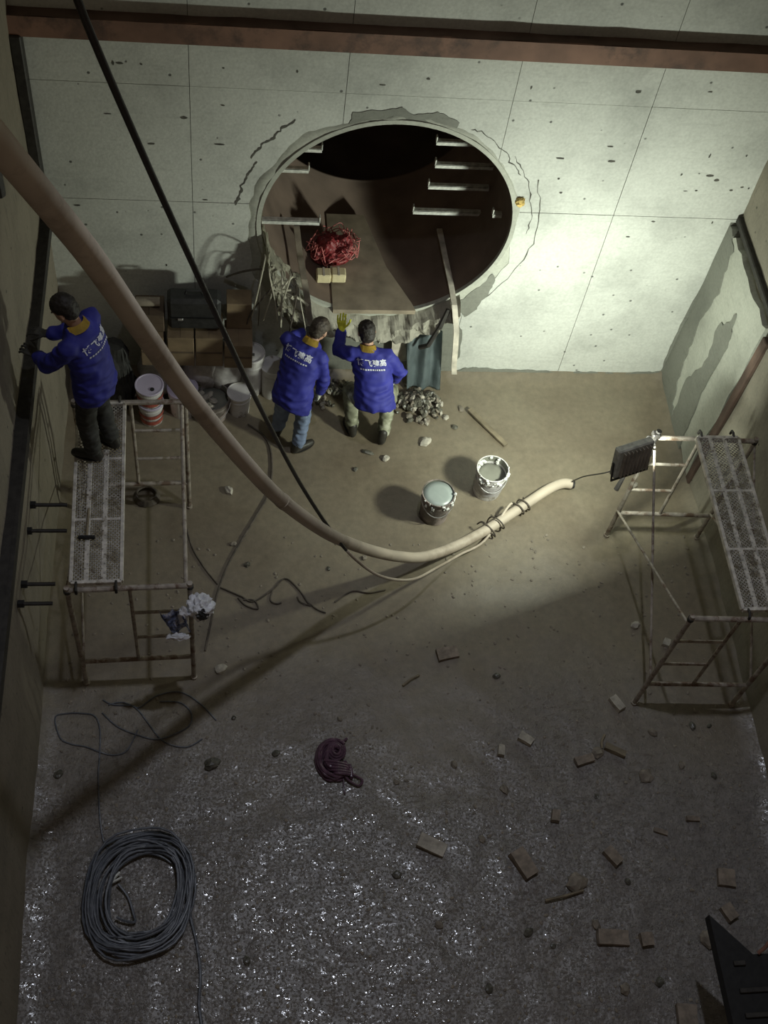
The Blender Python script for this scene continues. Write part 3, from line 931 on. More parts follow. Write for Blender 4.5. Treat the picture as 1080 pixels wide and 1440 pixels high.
# tie wires wound round the hose
for k, (c, lab) in enumerate((((2.66, 6.26, 0.09), 'dark tie wire looped loosely round the hose near the buckets'), ((2.98, 6.49, 0.085), 'thin dark tie wire wound round the hose near its end'))):
    pts = []
    rg = random.Random(k+2)
    ax = V((0.82, 0.57, 0)); sd = V((-0.57, 0.82, 0)); up = V((0, 0, 1))
    for q in range(15):
        a = q*0.9
        r = 0.066*(1+0.5*(k == 0)*rg.random())
        pts.append(V(c)+ax*(q-7)*0.012*(1 if k else 1.5)+sd*r*math.cos(a)*1.1+up*max(-0.07, r*math.sin(a)))
    bm = bmesh.new(); tube(bm, spline(pts, 4), 0.008, 6)
    o = obj('tie_wire', bm, M_wire); tag(o, lab, 'wire')

# ------------------------------------------------------------------ buckets
def bucket(name, loc, r, h, body, fill, level, label, splash=True, handle=True, seed=1, band=None, group=None):
    t = empty(name, loc); tag(t, label, 'bucket', group)
    bm = bmesh.new()
    lathe(bm, [(r*0.86, 0), (r*0.875, 0.01), (r*0.955, h*0.74), (r*0.985, h*0.75), (r*0.985, h*0.78), (r*0.965, h*0.80), (r*0.98, h*0.97), (r*1.03, h*0.975), (r*1.03, h), (r*0.965, h), (r*0.95, h*0.8), (r*0.85, 0.02)], 40)
    obj('body', bm, body, t, smooth=False)
    bm = bmesh.new(); lathe(bm, [(r*0.948, h*0.79), (r*0.962, h*0.995)], 40, None, False); obj('inner_wall', bm, M_filldark, t)
    if fill:
        bm = bmesh.new()
        rr = r*(0.86+0.10*level)*0.985
        lathe(bm, [(rr, h*level-0.02), (rr, h*level), (rr*0.6, h*level+0.004), (0.004, h*level+0.003)], 40, None, True, True)
        for v in bm.verts: v.co.z += 0.003*fbm(v.co*12+V((seed, 0, 0)))
        obj('contents', bm, fill, t, smooth=True)
    if band:
        bm = bmesh.new()
        lathe(bm, [(r*0.905+0.004, h*0.22), (r*0.95+0.004, h*0.66)], 40, None, False)
        obj('label_band', bm, band, t, smooth=True)
    if handle:
        bm = bmesh.new(); pts = []
        for q in range(15):
            a = math.pi*q/14
            pts.append((r*1.06*math.cos(a), -r*1.08*math.sin(a)*0.98, h*0.93-0.16*math.sin(a)))
        tube(bm, pts, 0.0045, 6)
        obj('handle', bm, M_glint, t)
    if splash:
        rg = random.Random(seed)
        bm = bmesh.new()
        for q in range(26):
            a = rg.uniform(-2.6, 0.2); z = h*rg.choice((0.985, 0.97, 0.9, 0.88, 0.80))
            p = V((r*1.02*math.cos(a), r*1.02*math.sin(a), z))
            ell(bm, p, (rg.uniform(0.006, 0.02),)*2+(rg.uniform(0.006, 0.03),), sub=1)
        obj('splash', bm, M_splash, t)
    return t
bucket('bucket', (2.085, 6.45, 0.0), 0.158, 0.38, M_bucketd, M_fillpale, 0.955, 'mud-caked bucket full of pale grey coating near hose bend', seed=3)
b2 = bucket('bucket', (2.66, 6.74, 0.0), 0.158, 0.38, M_bucketw, M_filldark, 0.72, 'white labelled bucket half full of grey slurry', seed=9, band=M_white_sack)
# drips on bucket rim inside
bm = bmesh.new(); rg = random.Random(5)
for q in range(14):
    a = rg.uniform(1.0, 3.0); ell(bm, (0.145*math.cos(a), 0.145*math.sin(a), 0.33+rg.uniform(-0.05, 0.04)), (0.02, 0.012, 0.026), sub=1)
obj('inner_splash', bm, M_splash, b2)

def lidded(name, loc, r, h, body, label, band=True, hole=True, lid=M_lid):
    t = empty(name, loc); tag(t, label, 'bucket')
    bm = bmesh.new(); lathe(bm, [(r*0.85, 0), (r*0.94, h*0.74), (r*0.99, h*0.75), (r*0.99, h*0.79), (r*0.96, h*0.80), (r, h*0.97)], 36, None, True, True)
    obj('body', bm, body, t)
    bm = bmesh.new(); lathe(bm, [(r*1.04, h*0.93), (r*1.05, h*0.99), (r*1.03, h*1.01), (r*0.96, h*1.01), (r*0.94, h*0.995), (0.003, h*0.995)], 36, None, False, True)
    l = obj('lid', bm, lid, t)
    if hole:
        bm = bmesh.new(); lathe(bm, [(0.022, h*0.995), (0.022, h*1.02), (0.010, h*1.02)], 12, Matrix.Translation((0.03, -r*0.45, 0)), False, True)
        obj('spout_cap', bm, M_case, l)
    if band:
        for za, zb in ((0.12, 0.32), (0.44, 0.62)):
            bm = bmesh.new(); lathe(bm, [(r*(0.85+0.115*za/0.74)+0.006, h*za), (r*(0.85+0.115*zb/0.74)+0.006, h*zb)], 36, None, False)
            obj('label_band', bm, M_red, t)
    return t
# nested pair: lower open-labelled bucket with lidded one inside
lidded('bucket', (-0.70, 7.62, 0.0), 0.125, 0.30, M_bucketw, 'lower red-labelled white bucket under the lavender-lidded bucket', hole=False)
lidded('bucket', (-0.70, 7.62, 0.305), 0.135, 0.24, M_bucketw, 'red-banded white bucket with lavender lid atop another bucket')
lidded('bucket', (-0.385, 7.74, 0.0), 0.15, 0.36, M_bucketw, 'white lidded bucket partly hidden behind the pale hose', band=False)
tb_ = bucket('mixing_tub', (-0.10, 7.70, 0.0), 0.185, 0.28, M_bucketd, M_filldark, 0.72, 'dark round tub holding rubble in front of stacked cartons', splash=False, seed=6)
tb_['category'] = 'tub'
rg = random.Random(7)
for q in range(9):
    bm = bmesh.new(); ell(bm, (0, 0, 0), (0.045, 0.03, 0.025), sub=2)
    for v in bm.verts: v.co += v.co*0.5*fbm(v.co*20+V((q, 0, 0)))
    o = obj('rubble_piece', bm, M_palestone, tb_); o.location = (rg.uniform(-0.11, 0.11), rg.uniform(-0.11, 0.11), 0.225); o.rotation_euler = (0, 0, rg.uniform(0, 6))
# white drum by mid worker
t = lidded('drum', (0.30, 8.02, 0.0), 0.135, 0.58, M_bucketw, 'tall white drum with lid at right end of cartons', band=False, hole=False, lid=M_bucketw)
t['category'] = 'drum'
bm = bmesh.new(); box(bm, (-0.02, 0.0, 0.0), (0.10, 0.10, 0.05), bev=0.006); box(bm, (0.03, -0.05, 0.02), (0.05, 0.02, 0.02))
o = obj('metal_clamp', bm, M_case); o.location = (0.275, 8.0, 0.614); tag(o, 'dark metal clamp lying on the lid of the white drum', 'clamp')
lidded('bucket', (0.18, 7.74, 0.0), 0.12, 0.30, M_bucketw, 'white lidded bucket standing in front of the tall drum', band=False, hole=False, lid=M_bucketw)
lidded('bucket', (0.52, 7.98, 0.0), 0.12, 0.44, M_bucketw, 'white bucket half hidden behind the bent worker', band=False, hole=False, lid=M_bucketw)
# white sacks under the cartons
for k, x in enumerate((-0.62, -0.20, 0.02)):
    bm = bmesh.new(); ell(bm, (0, 0, 0.34), (0.20, 0.18, 0.35), sub=4)
    for v in bm.verts:
        v.co += V((v.co.x, v.co.y, 0)).normalized()*0.03*fbm(v.co*6+V((k*5, 0, 0))) if V((v.co.x, v.co.y, 0)).length > 1e-4 else V((0, 0, 0))
        v.co.z = min(max(v.co.z, 0.0), 0.67)
    o = obj('sack', bm, M_white_sack, smooth=True); o.location = (x, 7.98+0.02*k, 0)
    tag(o, ('dusty white sack standing behind the lavender-lidded bucket', 'dusty white sack behind the white lidded bucket', 'dusty white sack behind the dark round tub')[k], 'sack')

def carton(loc, s, mat, label, rz=0.0, flaps=True):
    t = empty('carton', loc, rz); tag(t, label, 'carton')
    bm = bmesh.new(); box(bm, (0, 0, s[2]/2), s, bev=0.006); obj('box_body', bm, mat, t)
    if flaps:
        for sx in (-1, 1):
            bm = bmesh.new(); box(bm, (sx*(s[0]/4), 0, s[2]+0.003), (s[0]/2-0.004, s[1]-0.004, 0.005), Matrix.Rotation(R(sx*2), 3, 'Y')); obj('flap', bm, mat, t)
        bm = bmesh.new(); box(bm, (0, -s[1]/2-0.001, s[2]*0.5), (s[0]*0.96, 0.003, 0.025)); obj('tape', bm, M_carddark, t)
    return t
carton((-0.655, 7.92, 0.68), (0.22, 0.34, 0.40), M_card, 'brown carton at left end of the carton row')
carton((-0.385, 7.92, 0.68), (0.25, 0.34, 0.40), M_card, 'brown carton under the left half of the black case')
carton((-0.115, 7.92, 0.68), (0.26, 0.34, 0.40), M_card, 'brown carton under the right half of the black case')
carton((0.165, 7.90, 0.68), (0.27, 0.34, 0.32), M_card, 'low brown carton at right end of the carton row')
carton((-0.67, 7.95, 1.09), (0.27, 0.26, 0.22), M_carddark, 'dark carton stacked on the left end of the row')
carton((0.17, 8.05, 1.01), (0.24, 0.20, 0.34), M_card, 'brown carton standing behind the low right carton', flaps=False)
bm = bmesh.new(); tube(bm, [(-0.11, 0, 0), (0.11, 0, 0)], 0.045, 14)
o = obj('paper_roll', bm, M_woodgrey); o.location = (-0.68, 7.95, 1.365); tag(o, 'pale roll lying on the dark carton beside black case', 'roll')
bm = bmesh.new(); tube(bm, [(-0.112, 0, 0), (-0.1121-0.002, 0, 0)], 0.02, 10); obj('core', bm, M_card, o)
cs = empty('tool_case', (-0.25, 7.93, 1.095)); tag(cs, 'black hard tool case standing on top of the cartons', 'case')
bm = bmesh.new(); box(bm, (0, 0, 0.21), (0.50, 0.20, 0.40), bev=0.035); obj('shell', bm, M_case, cs)
bm = bmesh.new(); box(bm, (0, -0.104, 0.19), (0.46, 0.012, 0.012)); obj('seam', bm, M_blacksteel, cs)
bm = bmesh.new(); box(bm, (-0.13, -0.106, 0.17), (0.05, 0.014, 0.03), bev=0.004); obj('latch', bm, M_glint, cs)
bm = bmesh.new(); tube(bm, [(-0.08, 0, 0.41), (-0.07, 0, 0.45), (0.07, 0, 0.45), (0.08, 0, 0.41)], 0.012, 8); obj('handle', bm, M_case, cs)

# rolled net left of the cartons, behind the scaffold worker
bm = bmesh.new()
for z in range(12):
    pass
loft(bm, [((0, 0, 0), (0.17, 0, 0), (0, 0.13, 0)), ((0, 0, 0.3), (0.18, 0, 0), (0, 0.14, 0)), ((0.01, 0, 0.6), (0.16, 0, 0), (0, 0.13, 0)), ((0.02, 0.02, 0.85), (0.10, 0, 0), (0, 0.08, 0))])
bmesh.ops.subdivide_edges(bm, edges=bm.edges[:], cuts=2)
for v in bm.verts: v.co += V((v.co.x, v.co.y, 0))*0.35*fbm(v.co*6)
o = obj('sack', bm, M_dkpants); o.location = (-1.05, 7.85, 0); tag(o, 'dark sack standing in the corner behind the left worker', 'sack')

# ------------------------------------------------------------------ people
def rot_to(fwd, up=V((0, 0, 1))):
    """matrix whose y = fwd, z ~ up"""
    y = V(fwd).normalized(); x = y.cross(V(up)).normalized(); z = x.cross(y)
    return Matrix((x, y, z)).transposed()

def hand_prims(bm, w, d, n, side, curl, rad=0.0092):
    """palm + five bent fingers; d finger direction, n palm normal (fingers curl to n), side = thumb side sign"""
    d = V(d).normalized(); n = V(n); n = (n-d*n.dot(d)).normalized(); s = d.cross(n).normalized()*side
    w = V(w)
    for q in (-0.034, -0.012, 0.012, 0.034):
        caps(bm, w+d*0.01+s*q*0.6, 0.016, w+d*0.085+s*q, 0.013, 10)
    for q, ln in zip((0.037, 0.0125, -0.0125, -0.037), (0.072, 0.080, 0.074, 0.058)):
        p = w+d*0.085+s*q; a = curl*0.6
        for f in (0.45, 0.32, 0.25):
            v = d*math.cos(a)+n*math.sin(a)+s*q*0.8
            e = p+v.normalized()*ln*f*1.1
            caps(bm, p, rad, e, rad*0.93, 8); p = e; a += curl
    p = w+d*0.025+s*0.03; a = 0.9
    for ln in (0.038, 0.032, 0.026):
        v = d*math.cos(a)+s*math.sin(a)+n*0.35
        e = p+v.normalized()*ln; caps(bm, p, rad*1.15, e, rad*1.05, 8); p = e; a -= 0.3

def person(name, loc, yaw, label, J, pants, hair, gl, gr, shoe=M_shoe, curl=0.5, chars='博飞建高', text_off=(0, 0.0), pants2=None):
    t = empty(name, loc, yaw); tag(t, label, 'person')
    g = {k: V(v) if not isinstance(v, (int, float)) else v for k, v in J.items()}
    hip, wst, chest, neck, head = g['hip'], g['waist'], g['chest'], g['neck'], g['head']
    shL, shR, elL, elR, wrL, wrR = (g[k] for k in ('shL', 'shR', 'elL', 'elR', 'wrL', 'wrR'))
    hpL, hpR, knL, knR, anL, anR = (g[k] for k in ('hpL', 'hpR', 'knL', 'knR', 'anL', 'anR'))
    lookd = g['look']
    up = (head-neck).normalized()
    HM = rot_to(lookd, up)
    rt = (shR-shL).normalized()
    sp = (neck-hip).normalized()
    fwd = sp.cross(rt)*-1 if (sp.cross(rt)).y < 0 else sp.cross(rt)
    fwd = fwd.normalized()
    H = lambda x, y, z: head + HM @ V((x, y, z))
    # ---- body: one continuous figure (skin)
    bm = bmesh.new()
    loft(bm, [(hip-sp*0.06, rt*0.11, fwd*0.08), (hip, rt*0.14, fwd*0.09), (wst, rt*0.125, fwd*0.085), (chest, rt*0.14, fwd*0.09), (chest+sp*0.08, rt*0.13, fwd*0.075), (neck-sp*0.05, rt*0.06, fwd*0.05)])
    caps(bm, shL-sp*0.01, 0.045, shR-sp*0.01, 0.045)
    caps(bm, neck-sp*0.04, 0.054, head-up*0.06, 0.054)
    for sh, el, wr in ((shL, elL, wrL), (shR, elR, wrR)):
        caps(bm, sh, 0.052, el, 0.042); caps(bm, el, 0.042, wr, 0.029)
    for hp_, kn, an in ((hpL, knL, anL), (hpR, knR, anR)):
        caps(bm, hp_, 0.085, kn, 0.056); caps(bm, kn, 0.054, kn.lerp(an, 0.35), 0.054); caps(bm, kn.lerp(an, 0.35), 0.054, an, 0.036)
    ell(bm, H(0, -0.005, 0.025), (0.075, 0.095, 0.092), HM)
    ell(bm, H(0, 0.025, -0.045), (0.058, 0.068, 0.075), HM)
    ell(bm, H(0, 0.094, -0.018), (0.014, 0.018, 0.026), HM, 2)
    ell(bm, H(0, 0.078, -0.066), (0.024, 0.014, 0.010), HM, 2)
    for s in (-1, 1):
        ell(bm, H(s*0.078, -0.005, -0.010), (0.012, 0.022, 0.034), HM, 2)
    blob('body', bm, 0.011, M_skin, t, 2)
    for s in (-1, 1):
        bm = bmesh.new(); ell(bm, H(s*0.031, 0.082, 0.008), (0.012, 0.008, 0.008), HM, 2); obj('eye', bm, M_eye, t)
    # ---- hair
    bm = bmesh.new()
    ell(bm, H(0, -0.018, 0.040), (0.084, 0.098, 0.090), HM)
    ell(bm, H(0, -0.045, -0.010), (0.076, 0.066, 0.085), HM)
    blob('hair', bm, 0.011, hair, t, 2, 0.008, 30)
    # ---- jacket
    hem = g['hem']; hx = g.get('hemr', 0.20); hy = g.get('hemf', 0.15)
    bm = bmesh.new()
    hs = (hip-hem).normalized() if (hip-hem).length > 0.02 else sp
    loft(bm, [(hem, rt*hx, fwd*hy), (hem.lerp(hip, 0.5), rt*(hx+0.004), fwd*(hy+0.006)), (hip+sp*0.06, rt*0.195, fwd*0.145), (wst+sp*0.02, rt*0.185, fwd*0.138), (chest, rt*0.192, fwd*0.138), (chest+sp*0.10, rt*0.178, fwd*0.122), (neck-sp*0.035, rt*0.115, fwd*0.095), (neck+sp*0.015, rt*0.072, fwd*0.072)], 28)
    caps(bm, shL, 0.068, shR, 0.068)
    for sh, el, wr in ((shL, elL, wrL), (shR, elR, wrR)):
        caps(bm, sh, 0.072, el, 0.063); caps(bm, el, 0.063, el.lerp(wr, 0.85), 0.050)
    jk = blob('jacket', bm, 0.013, M_jacket, t, 3, 0.016, 7.0)
    # hem band and cuffs
    # ---- collar (open ring round the neck)
    bm = bmesh.new()
    N = 22; C1 = []
    cu = (neck-sp*0.03); ax = (up+sp).normalized()
    cx = rt; cy = ax.cross(cx)
    if cy.dot(fwd) < 0: cy = -cy
    for q in range(N+1):
        a = R(118)+R(304)*q/N
        e = cx*math.cos(a)*-0.0
        dirv = cx*math.sin(a)+cy*math.cos(a)
        low = cu+dirv*0.098+ax*(0.000-0.035*max(0, math.cos(a))) ; hi = cu+dirv*0.074+ax*(0.062-0.05*max(0, math.cos(a)))
        C1.append((bm.verts.new(low), bm.verts.new(hi)))
    for a, b in zip(C1, C1[1:]): bm.faces.new((a[0], b[0], b[1], a[1]))
    bmesh.ops.solidify(bm, geom=bm.faces[:], thickness=0.010)
    obj('collar', bm, M_collar, t, smooth=True)
    # ---- trousers
    bm = bmesh.new()
    loft(bm, [(hip-sp*0.06, rt*0.13, fwd*0.095), (hip, rt*0.16, fwd*0.105), (hip+sp*0.10, rt*0.14, fwd*0.10)])
    for hp_, kn, an in ((hpL, knL, anL), (hpR, knR, anR)):
        caps(bm, hp_, 0.092, kn, 0.078); caps(bm, kn, 0.080, kn.lerp(an, 0.9), 0.066)
    blob('trousers', bm, 0.013, pants, t, 3, 0.014, 9.0)
    # ---- boots
    for an, td in ((anL, g['toeL']), (anR, g['toeR'])):
        td = V(td).normalized(); bm = bmesh.new()
        up_ = V((0, 0, 1)); hl = an-td*0.035; sd = td.cross(up_)
        caps(bm, an+up_*0.05, 0.052, hl-up_*0.035, 0.042)
        caps(bm, hl-up_*0.045, 0.040, an+td*0.10-up_*0.048, 0.040)
        caps(bm, an+td*0.10-up_*0.050, 0.044, an+td*0.165-up_*0.055, 0.034)
        b_ = blob('boot', bm, 0.010, shoe, t, 2)
        bm = bmesh.new(); base = an-up_*0.083
        loft(bm, [(base, td*0.0+td*0.13, sd*0.046), (base+up_*0.018, td*0.132, sd*0.048)])
        bmesh.ops.translate(bm, vec=td*0.07, verts=bm.verts[:]); obj('sole', bm, M_black, b_)
    # ---- gloves
    for wr, el, side, gm, key in ((wrL, elL, -1, gl, 'hL'), (wrR, elR, 1, gr, 'hR')):
        dd, nn = g[key+'d'], g[key+'n']
        bm = bmesh.new(); hand_prims(bm, wr, dd, nn, side, curl)
        caps(bm, wr-(wr-el).normalized()*0.05, 0.040, wr+V(dd).normalized()*0.02, 0.030, 10)
        blob('glove', bm, 0.005, gm, t, 1)
    # ---- print on the back
    bvh = BVHTree.FromPolygons([v.co.copy() for v in jk.data.vertices], [p.vertices[:] for p in jk.data.polygons])
    back = -fwd; ux = rt; uy = sp
    ctr = chest + sp*(0.075+text_off[1]) + rt*text_off[0]
    def put(vx, vy):
        o_ = ctr+ux*vx+uy*vy+back*0.6
        hit = bvh.ray_cast(o_, -back)
        return (hit[0]+back*0.006) if hit[0] else ctr+ux*vx+uy*vy+back*0.16
    cu_ = bpy.data.curves.new('txt', 'FONT'); cu_.body = chars; cu_.size = 0.070; cu_.space_character = 1.06; cu_.align_x = 'CENTER'; cu_.align_y = 'CENTER'; cu_.offset = 0.0016
    to = bpy.data.objects.new('txt', cu_); COL.objects.link(to)
    me = evaluated(to); bpy.data.objects.remove(to)
    tb2 = bmesh.new(); tb2.from_mesh(me)
    bmesh.ops.triangulate(tb2, faces=tb2.faces[:])
    for _ in range(3):
        bmesh.ops.subdivide_edges(tb2, edges=[e for e in tb2.edges if e.calc_length() > 0.012], cuts=1)
        bmesh.ops.triangulate(tb2, faces=tb2.faces[:])
    tb2.to_mesh(me); tb2.free()
    for v in me.vertices: v.co = put(v.co.x, v.co.y)
    link('back_print', me, M_print, t)
    bm = bmesh.new(); rg = random.Random(5)
    x = -0.12
    while x < 0.12:
        w_ = rg.uniform(0.008, 0.017)
        q = [bm.verts.new(put(a, b)) for a, b in ((x, -0.070), (x+w_, -0.070), (x+w_, -0.055), (x, -0.055))]
        bm.faces.new(q); x += w_+0.008
    obj('small_print', bm, M_print, t)
    return t

# worker standing on the left scaffold, facing the left wall
person('person', (-0.97, 5.97, 1.70), R(66), 'worker in blue jacket standing on the left scaffold, reaching to the wall',
    dict(hip=(0, -0.02, 0.93), waist=(0, -0.01, 1.10), chest=(0, 0.02, 1.30), neck=(0.0, 0.07, 1.51), head=(-0.02, 0.14, 1.65), look=(-0.15, 1, -0.45),
         shL=(-0.17, 0.05, 1.42), shR=(0.17, 0.05, 1.42), elL=(-0.21, 0.22, 1.19), elR=(0.20, 0.22, 1.18), wrL=(-0.10, 0.38, 1.12), wrR=(0.10, 0.40, 1.13),
         hpL=(-0.09, 0, 0.90), hpR=(0.09, 0, 0.90), knL=(-0.10, 0.04, 0.50), knR=(0.10, 0.03, 0.50), anL=(-0.09, 0.02, 0.085), anR=(0.09, -0.05, 0.085),
         toeL=(-0.15, 1, 0), toeR=(0.2, 1, 0), hem=(0, -0.02, 0.80), hLd=(0.1, 1, 0.15), hLn=(0.2, 0, -1), hRd=(-0.1, 1, 0.1), hRn=(-0.2, 0.1, -1)),
    M_dkpants, M_hair, M_gloved, M_gloved)

# worker bending forward, left of the tunnel mouth
person('person', (0.69, 7.33, 0.0), R(-24), 'worker in blue jacket and jeans bending over at tunnel mouth',
    dict(hip=(0, -0.04, 0.83), waist=(0, 0.04, 0.97), chest=(0.0, 0.14, 1.14), neck=(0.05, 0.27, 1.30), head=(0.09, 0.36, 1.39), look=(0.45, 1, -0.65),
         shL=(-0.17, 0.22, 1.26), shR=(0.18, 0.19, 1.22), elL=(-0.22, 0.40, 1.06), elR=(0.24, 0.16, 0.94), wrL=(-0.14, 0.60, 1.00), wrR=(0.20, 0.20, 0.69),
         hpL=(-0.09, -0.03, 0.80), hpR=(0.09, -0.03, 0.80), knL=(-0.12, 0.06, 0.45), knR=(0.10, 0.05, 0.45), anL=(-0.16, 0.06, 0.085), anR=(0.11, -0.06, 0.085),
         toeL=(-0.2, 1, 0), toeR=(0.7, 1, 0), hem=(0, -0.06, 0.66), hLd=(0.1, 1, -0.1), hLn=(0, -0.2, -1), hRd=(0, 0.2, -1), hRn=(-1, 0.1, 0), hemr=0.205, hemf=0.165),
    M_jeans, M_hairbrown, M_gloved, M_glovew, text_off=(-0.02, 0.0))

# worker crouching right in front of the tunnel mouth
person('person', (1.43, 7.42, 0.0), R(3), 'worker crouching below the tunnel mouth with one yellow glove raised',
    dict(hip=(0.05, -0.10, 0.72), waist=(0.04, -0.02, 0.86), chest=(0.01, 0.07, 1.02), neck=(-0.03, 0.17, 1.20), head=(-0.05, 0.23, 1.34), look=(-0.05, 1, -0.3),
         shL=(-0.19, 0.13, 1.14), shR=(0.15, 0.11, 1.13), elL=(-0.29, 0.30, 1.00), elR=(0.32, 0.10, 0.88), wrL=(-0.25, 0.44, 1.15), wrR=(0.28, 0.16, 0.70),
         hpL=(-0.07, -0.07, 0.68), hpR=(0.16, -0.07, 0.68), knL=(-0.13, 0.24, 0.48), knR=(0.28, 0.20, 0.48), anL=(-0.10, 0.04, 0.085), anR=(0.20, -0.08, 0.10),
         toeL=(-0.25, 1, 0), toeR=(0.25, 1, 0), hem=(0.06, -0.13, 0.64), hemf=0.165, hLd=(-0.1, 0.15, 1), hLn=(0.3, 1, 0), hRd=(-0.15, 0.3, -0.9), hRn=(-1, 0, 0)),
    M_olive, M_hair, M_glovey, M_glovew, curl=0.35)

# ------------------------------------------------------------------ cables on the floor
def floor_cable(name, runs, r, mat, label, cat='cable', lift=0.006):
    bm = bmesh.new()
    for pts in runs:
        P = spline([(x, y, 0) for x, y in pts], 7)
        for p in P: p.z = floor_z(p.x, p.y)+r+lift*0.5
        tube(bm, P, r, 6)
    o = obj(name, bm, mat); tag(o, label, cat)
    return o
K1 = [(0.27, 7.55), (0.43, 7.40), (0.5, 7.17), (0.47, 6.73), (0.32, 6.4), (0.11, 5.99), (-0.02, 5.65), (-0.1, 5.27), (-0.15, 4.98)]
floor_cable('floor_cable', [K1], 0.010, M_wire, 'dark muddy cable curving across the floor beneath the hose')
floor_cable('floor_cable', [[(-0.35, 6.36), (-0.28, 6.08), (-0.17, 5.86), (-0.04, 5.67)]], 0.007, M_wire, 'thin wire running from left scaffold to the dark muddy cable')
floor_cable('floor_wire', [[(-0.02, 5.64), (0.17, 5.54), (0.29, 5.48), (0.47, 5.6), (0.59, 5.72), (0.71, 5.61), (0.79, 5.47), (0.82, 5.43), (0.73, 5.46), (0.7, 5.52)],
    [(0.79, 5.47), (0.88, 5.39), (0.96, 5.35)], [(0.47, 5.59), (0.45, 5.49), (0.5, 5.45), (0.55, 5.46)], [(0.15, 5.52), (0.22, 5.44), (0.33, 5.40), (0.30, 5.49), (0.2, 5.50)]], 0.008, M_wire,
    'tangled dark wire lying on the floor below the hose bend', 'wire')
floor_cable('floor_wire', [[(1.05, 5.46), (1.22, 5.58), (1.38, 5.56), (1.54, 5.59)]], 0.008, M_wire, 'short bent wire lying right of the tangled wire', 'wire')
floor_cable('floor_cable', [[(-0.05, 4.3), (-0.2, 4.47), (-0.37, 4.58), (-0.56, 4.55), (-0.71, 4.44), (-0.79, 4.46), (-0.94, 4.47), (-1.03, 4.52)],
    [(-0.98, 4.47), (-0.86, 4.49), (-0.74, 4.43), (-0.64, 4.3), (-0.55, 4.17), (-0.45, 4.09), (-0.3, 4.06), (-0.17, 4.13)],
    [(-1.03, 4.4), (-0.91, 4.28), (-0.76, 4.2), (-0.57, 4.14), (-0.41, 4.18), (-0.28, 4.26), (-0.27, 4.38), (-0.37, 4.48), (-0.54, 4.49)],
    [(-0.72, 4.23), (-0.8, 4.05), (-0.9, 4.01), (-1.01, 4.03), (-1.15, 4.09), (-1.28, 4.12), (-1.37, 4.18), (-1.42, 4.36), (-1.32, 4.4), (-1.2, 4.4), (-1.09, 4.37), (-1.04, 4.24), (-1.03, 4.01), (-1.03, 3.8), (-1.0, 3.47), (-0.95, 3.24), (-0.86, 3.16)]],
    0.0065, M_cable, 'thin dark cable in loose loops in front of the left scaffold')
# big coil of grey cable
cc = empty('cable_coil', (-0.645, 2.82, 0)); tag(cc, 'large round coil of grey cable on the wet floor', 'cable')
rg = random.Random(21)
for k in range(24):
    ph = rg.uniform(0, 6.28); s = rg.uniform(0.64, 1.03); lay = rg.uniform(0.010, 0.065)
    cx, cy = rg.uniform(-0.035, 0.035), rg.uniform(-0.04, 0.04)
    pts = []
    for q in range(30):
        a = 2*math.pi*q/30
        c, s_ = math.cos(a), math.sin(a)
        sq = 1.0/(abs(c)**3.2+abs(s_)**3.2)**(1/3.2)
        rx_, ry_ = 0.41*s*(0.55+0.45*sq), 0.475*s*(0.55+0.45*sq)
        wob = 1+0.03*math.sin(2*a+ph)+0.02*math.sin(5*a+ph*2)
        x = cx+rx_*c*wob + 0.10*s_*0.25; y = cy+ry_*s_*wob
        pts.append((x, y, lay+0.02+0.012*math.sin(3*a+ph)+floor_z(-0.645+x, 2.82+y)))
    bm = bmesh.new(); tube(bm, pts, 0.0105, 6, closed=True)
    obj('loop', bm, M_cable, cc)
bm = bmesh.new(); tube(bm, spline([(-0.18, 0.08, 0.05), (-0.10, -0.02, 0.03), (-0.05, -0.16, 0.03), (-0.04, -0.22, 0.04), (-0.12, -0.21, 0.05), (-0.18, -0.18, 0.06)], 6), 0.0105, 6)
e = obj('loose_end', bm, M_cable, cc)
bm = bmesh.new(); tube(bm, [(-0.24, 0.09, 0.06), (-0.20, 0.14, 0.06), (-0.17, 0.17, 0.06)], 0.012, 6); tube(bm, [(-0.23, 0.09, 0.06), (-0.15, 0.13, 0.06)], 0.010, 6); obj('cable_end', bm, M_bracket, e)
floor_cable('floor_cable', [[(-0.26, 2.76), (-0.25, 2.62), (-0.2, 2.41), (-0.17, 2.18), (-0.18, 1.97), (-0.16, 1.82), (-0.14, 1.60), (-0.12, 1.3)]], 0.012, M_cable, 'cable tail leading from the large coil toward the camera')
# dark purple hose bundle
pb = empty('hose_bundle', (0.95, 3.88, 0)); tag(pb, 'small tied bundle of dark purple hose on the floor', 'hose')
rg = random.Random(31)
for k in range(11):
    s = 0.45+0.55*k/10
    pts = []
    for q in range(18):
        a = R(50)+R(285)*q/17
        pts.append((0.01+0.155*s*math.cos(a)+0.03*(1-s), 0.02+0.185*s*math.sin(a)+rg.uniform(-0.006, 0.006), 0.03+0.02*rg.random()+0.035*math.sin(k)))
    pts.append((0.12+0.03*s, -0.13*s-0.03, 0.05))
    bm = bmesh.new(); tube(bm, spline(pts, 3), 0.015, 8); obj('loop', bm, M_purple, pb)
for k in range(3):
    bm = bmesh.new()
    tube(bm, [(0.03+(0.075-0.02*k)*math.cos(a*0.42), 0.09+(0.085-0.02*k)*math.sin(a*0.42), 0.06+0.012*k) for a in range(15)], 0.013, 8, closed=True)
    obj('inner_loop', bm, M_purple, pb)
for k in range(5):
    bm = bmesh.new(); tube(bm, spline([(-0.08+0.02*k, 0.0-0.03*k, 0.07), (0.03, -0.03-0.025*k, 0.10), (0.14, -0.055-0.02*k, 0.07)], 5), 0.013, 8); obj('tie', bm, M_purple, pb)
bm = bmesh.new()
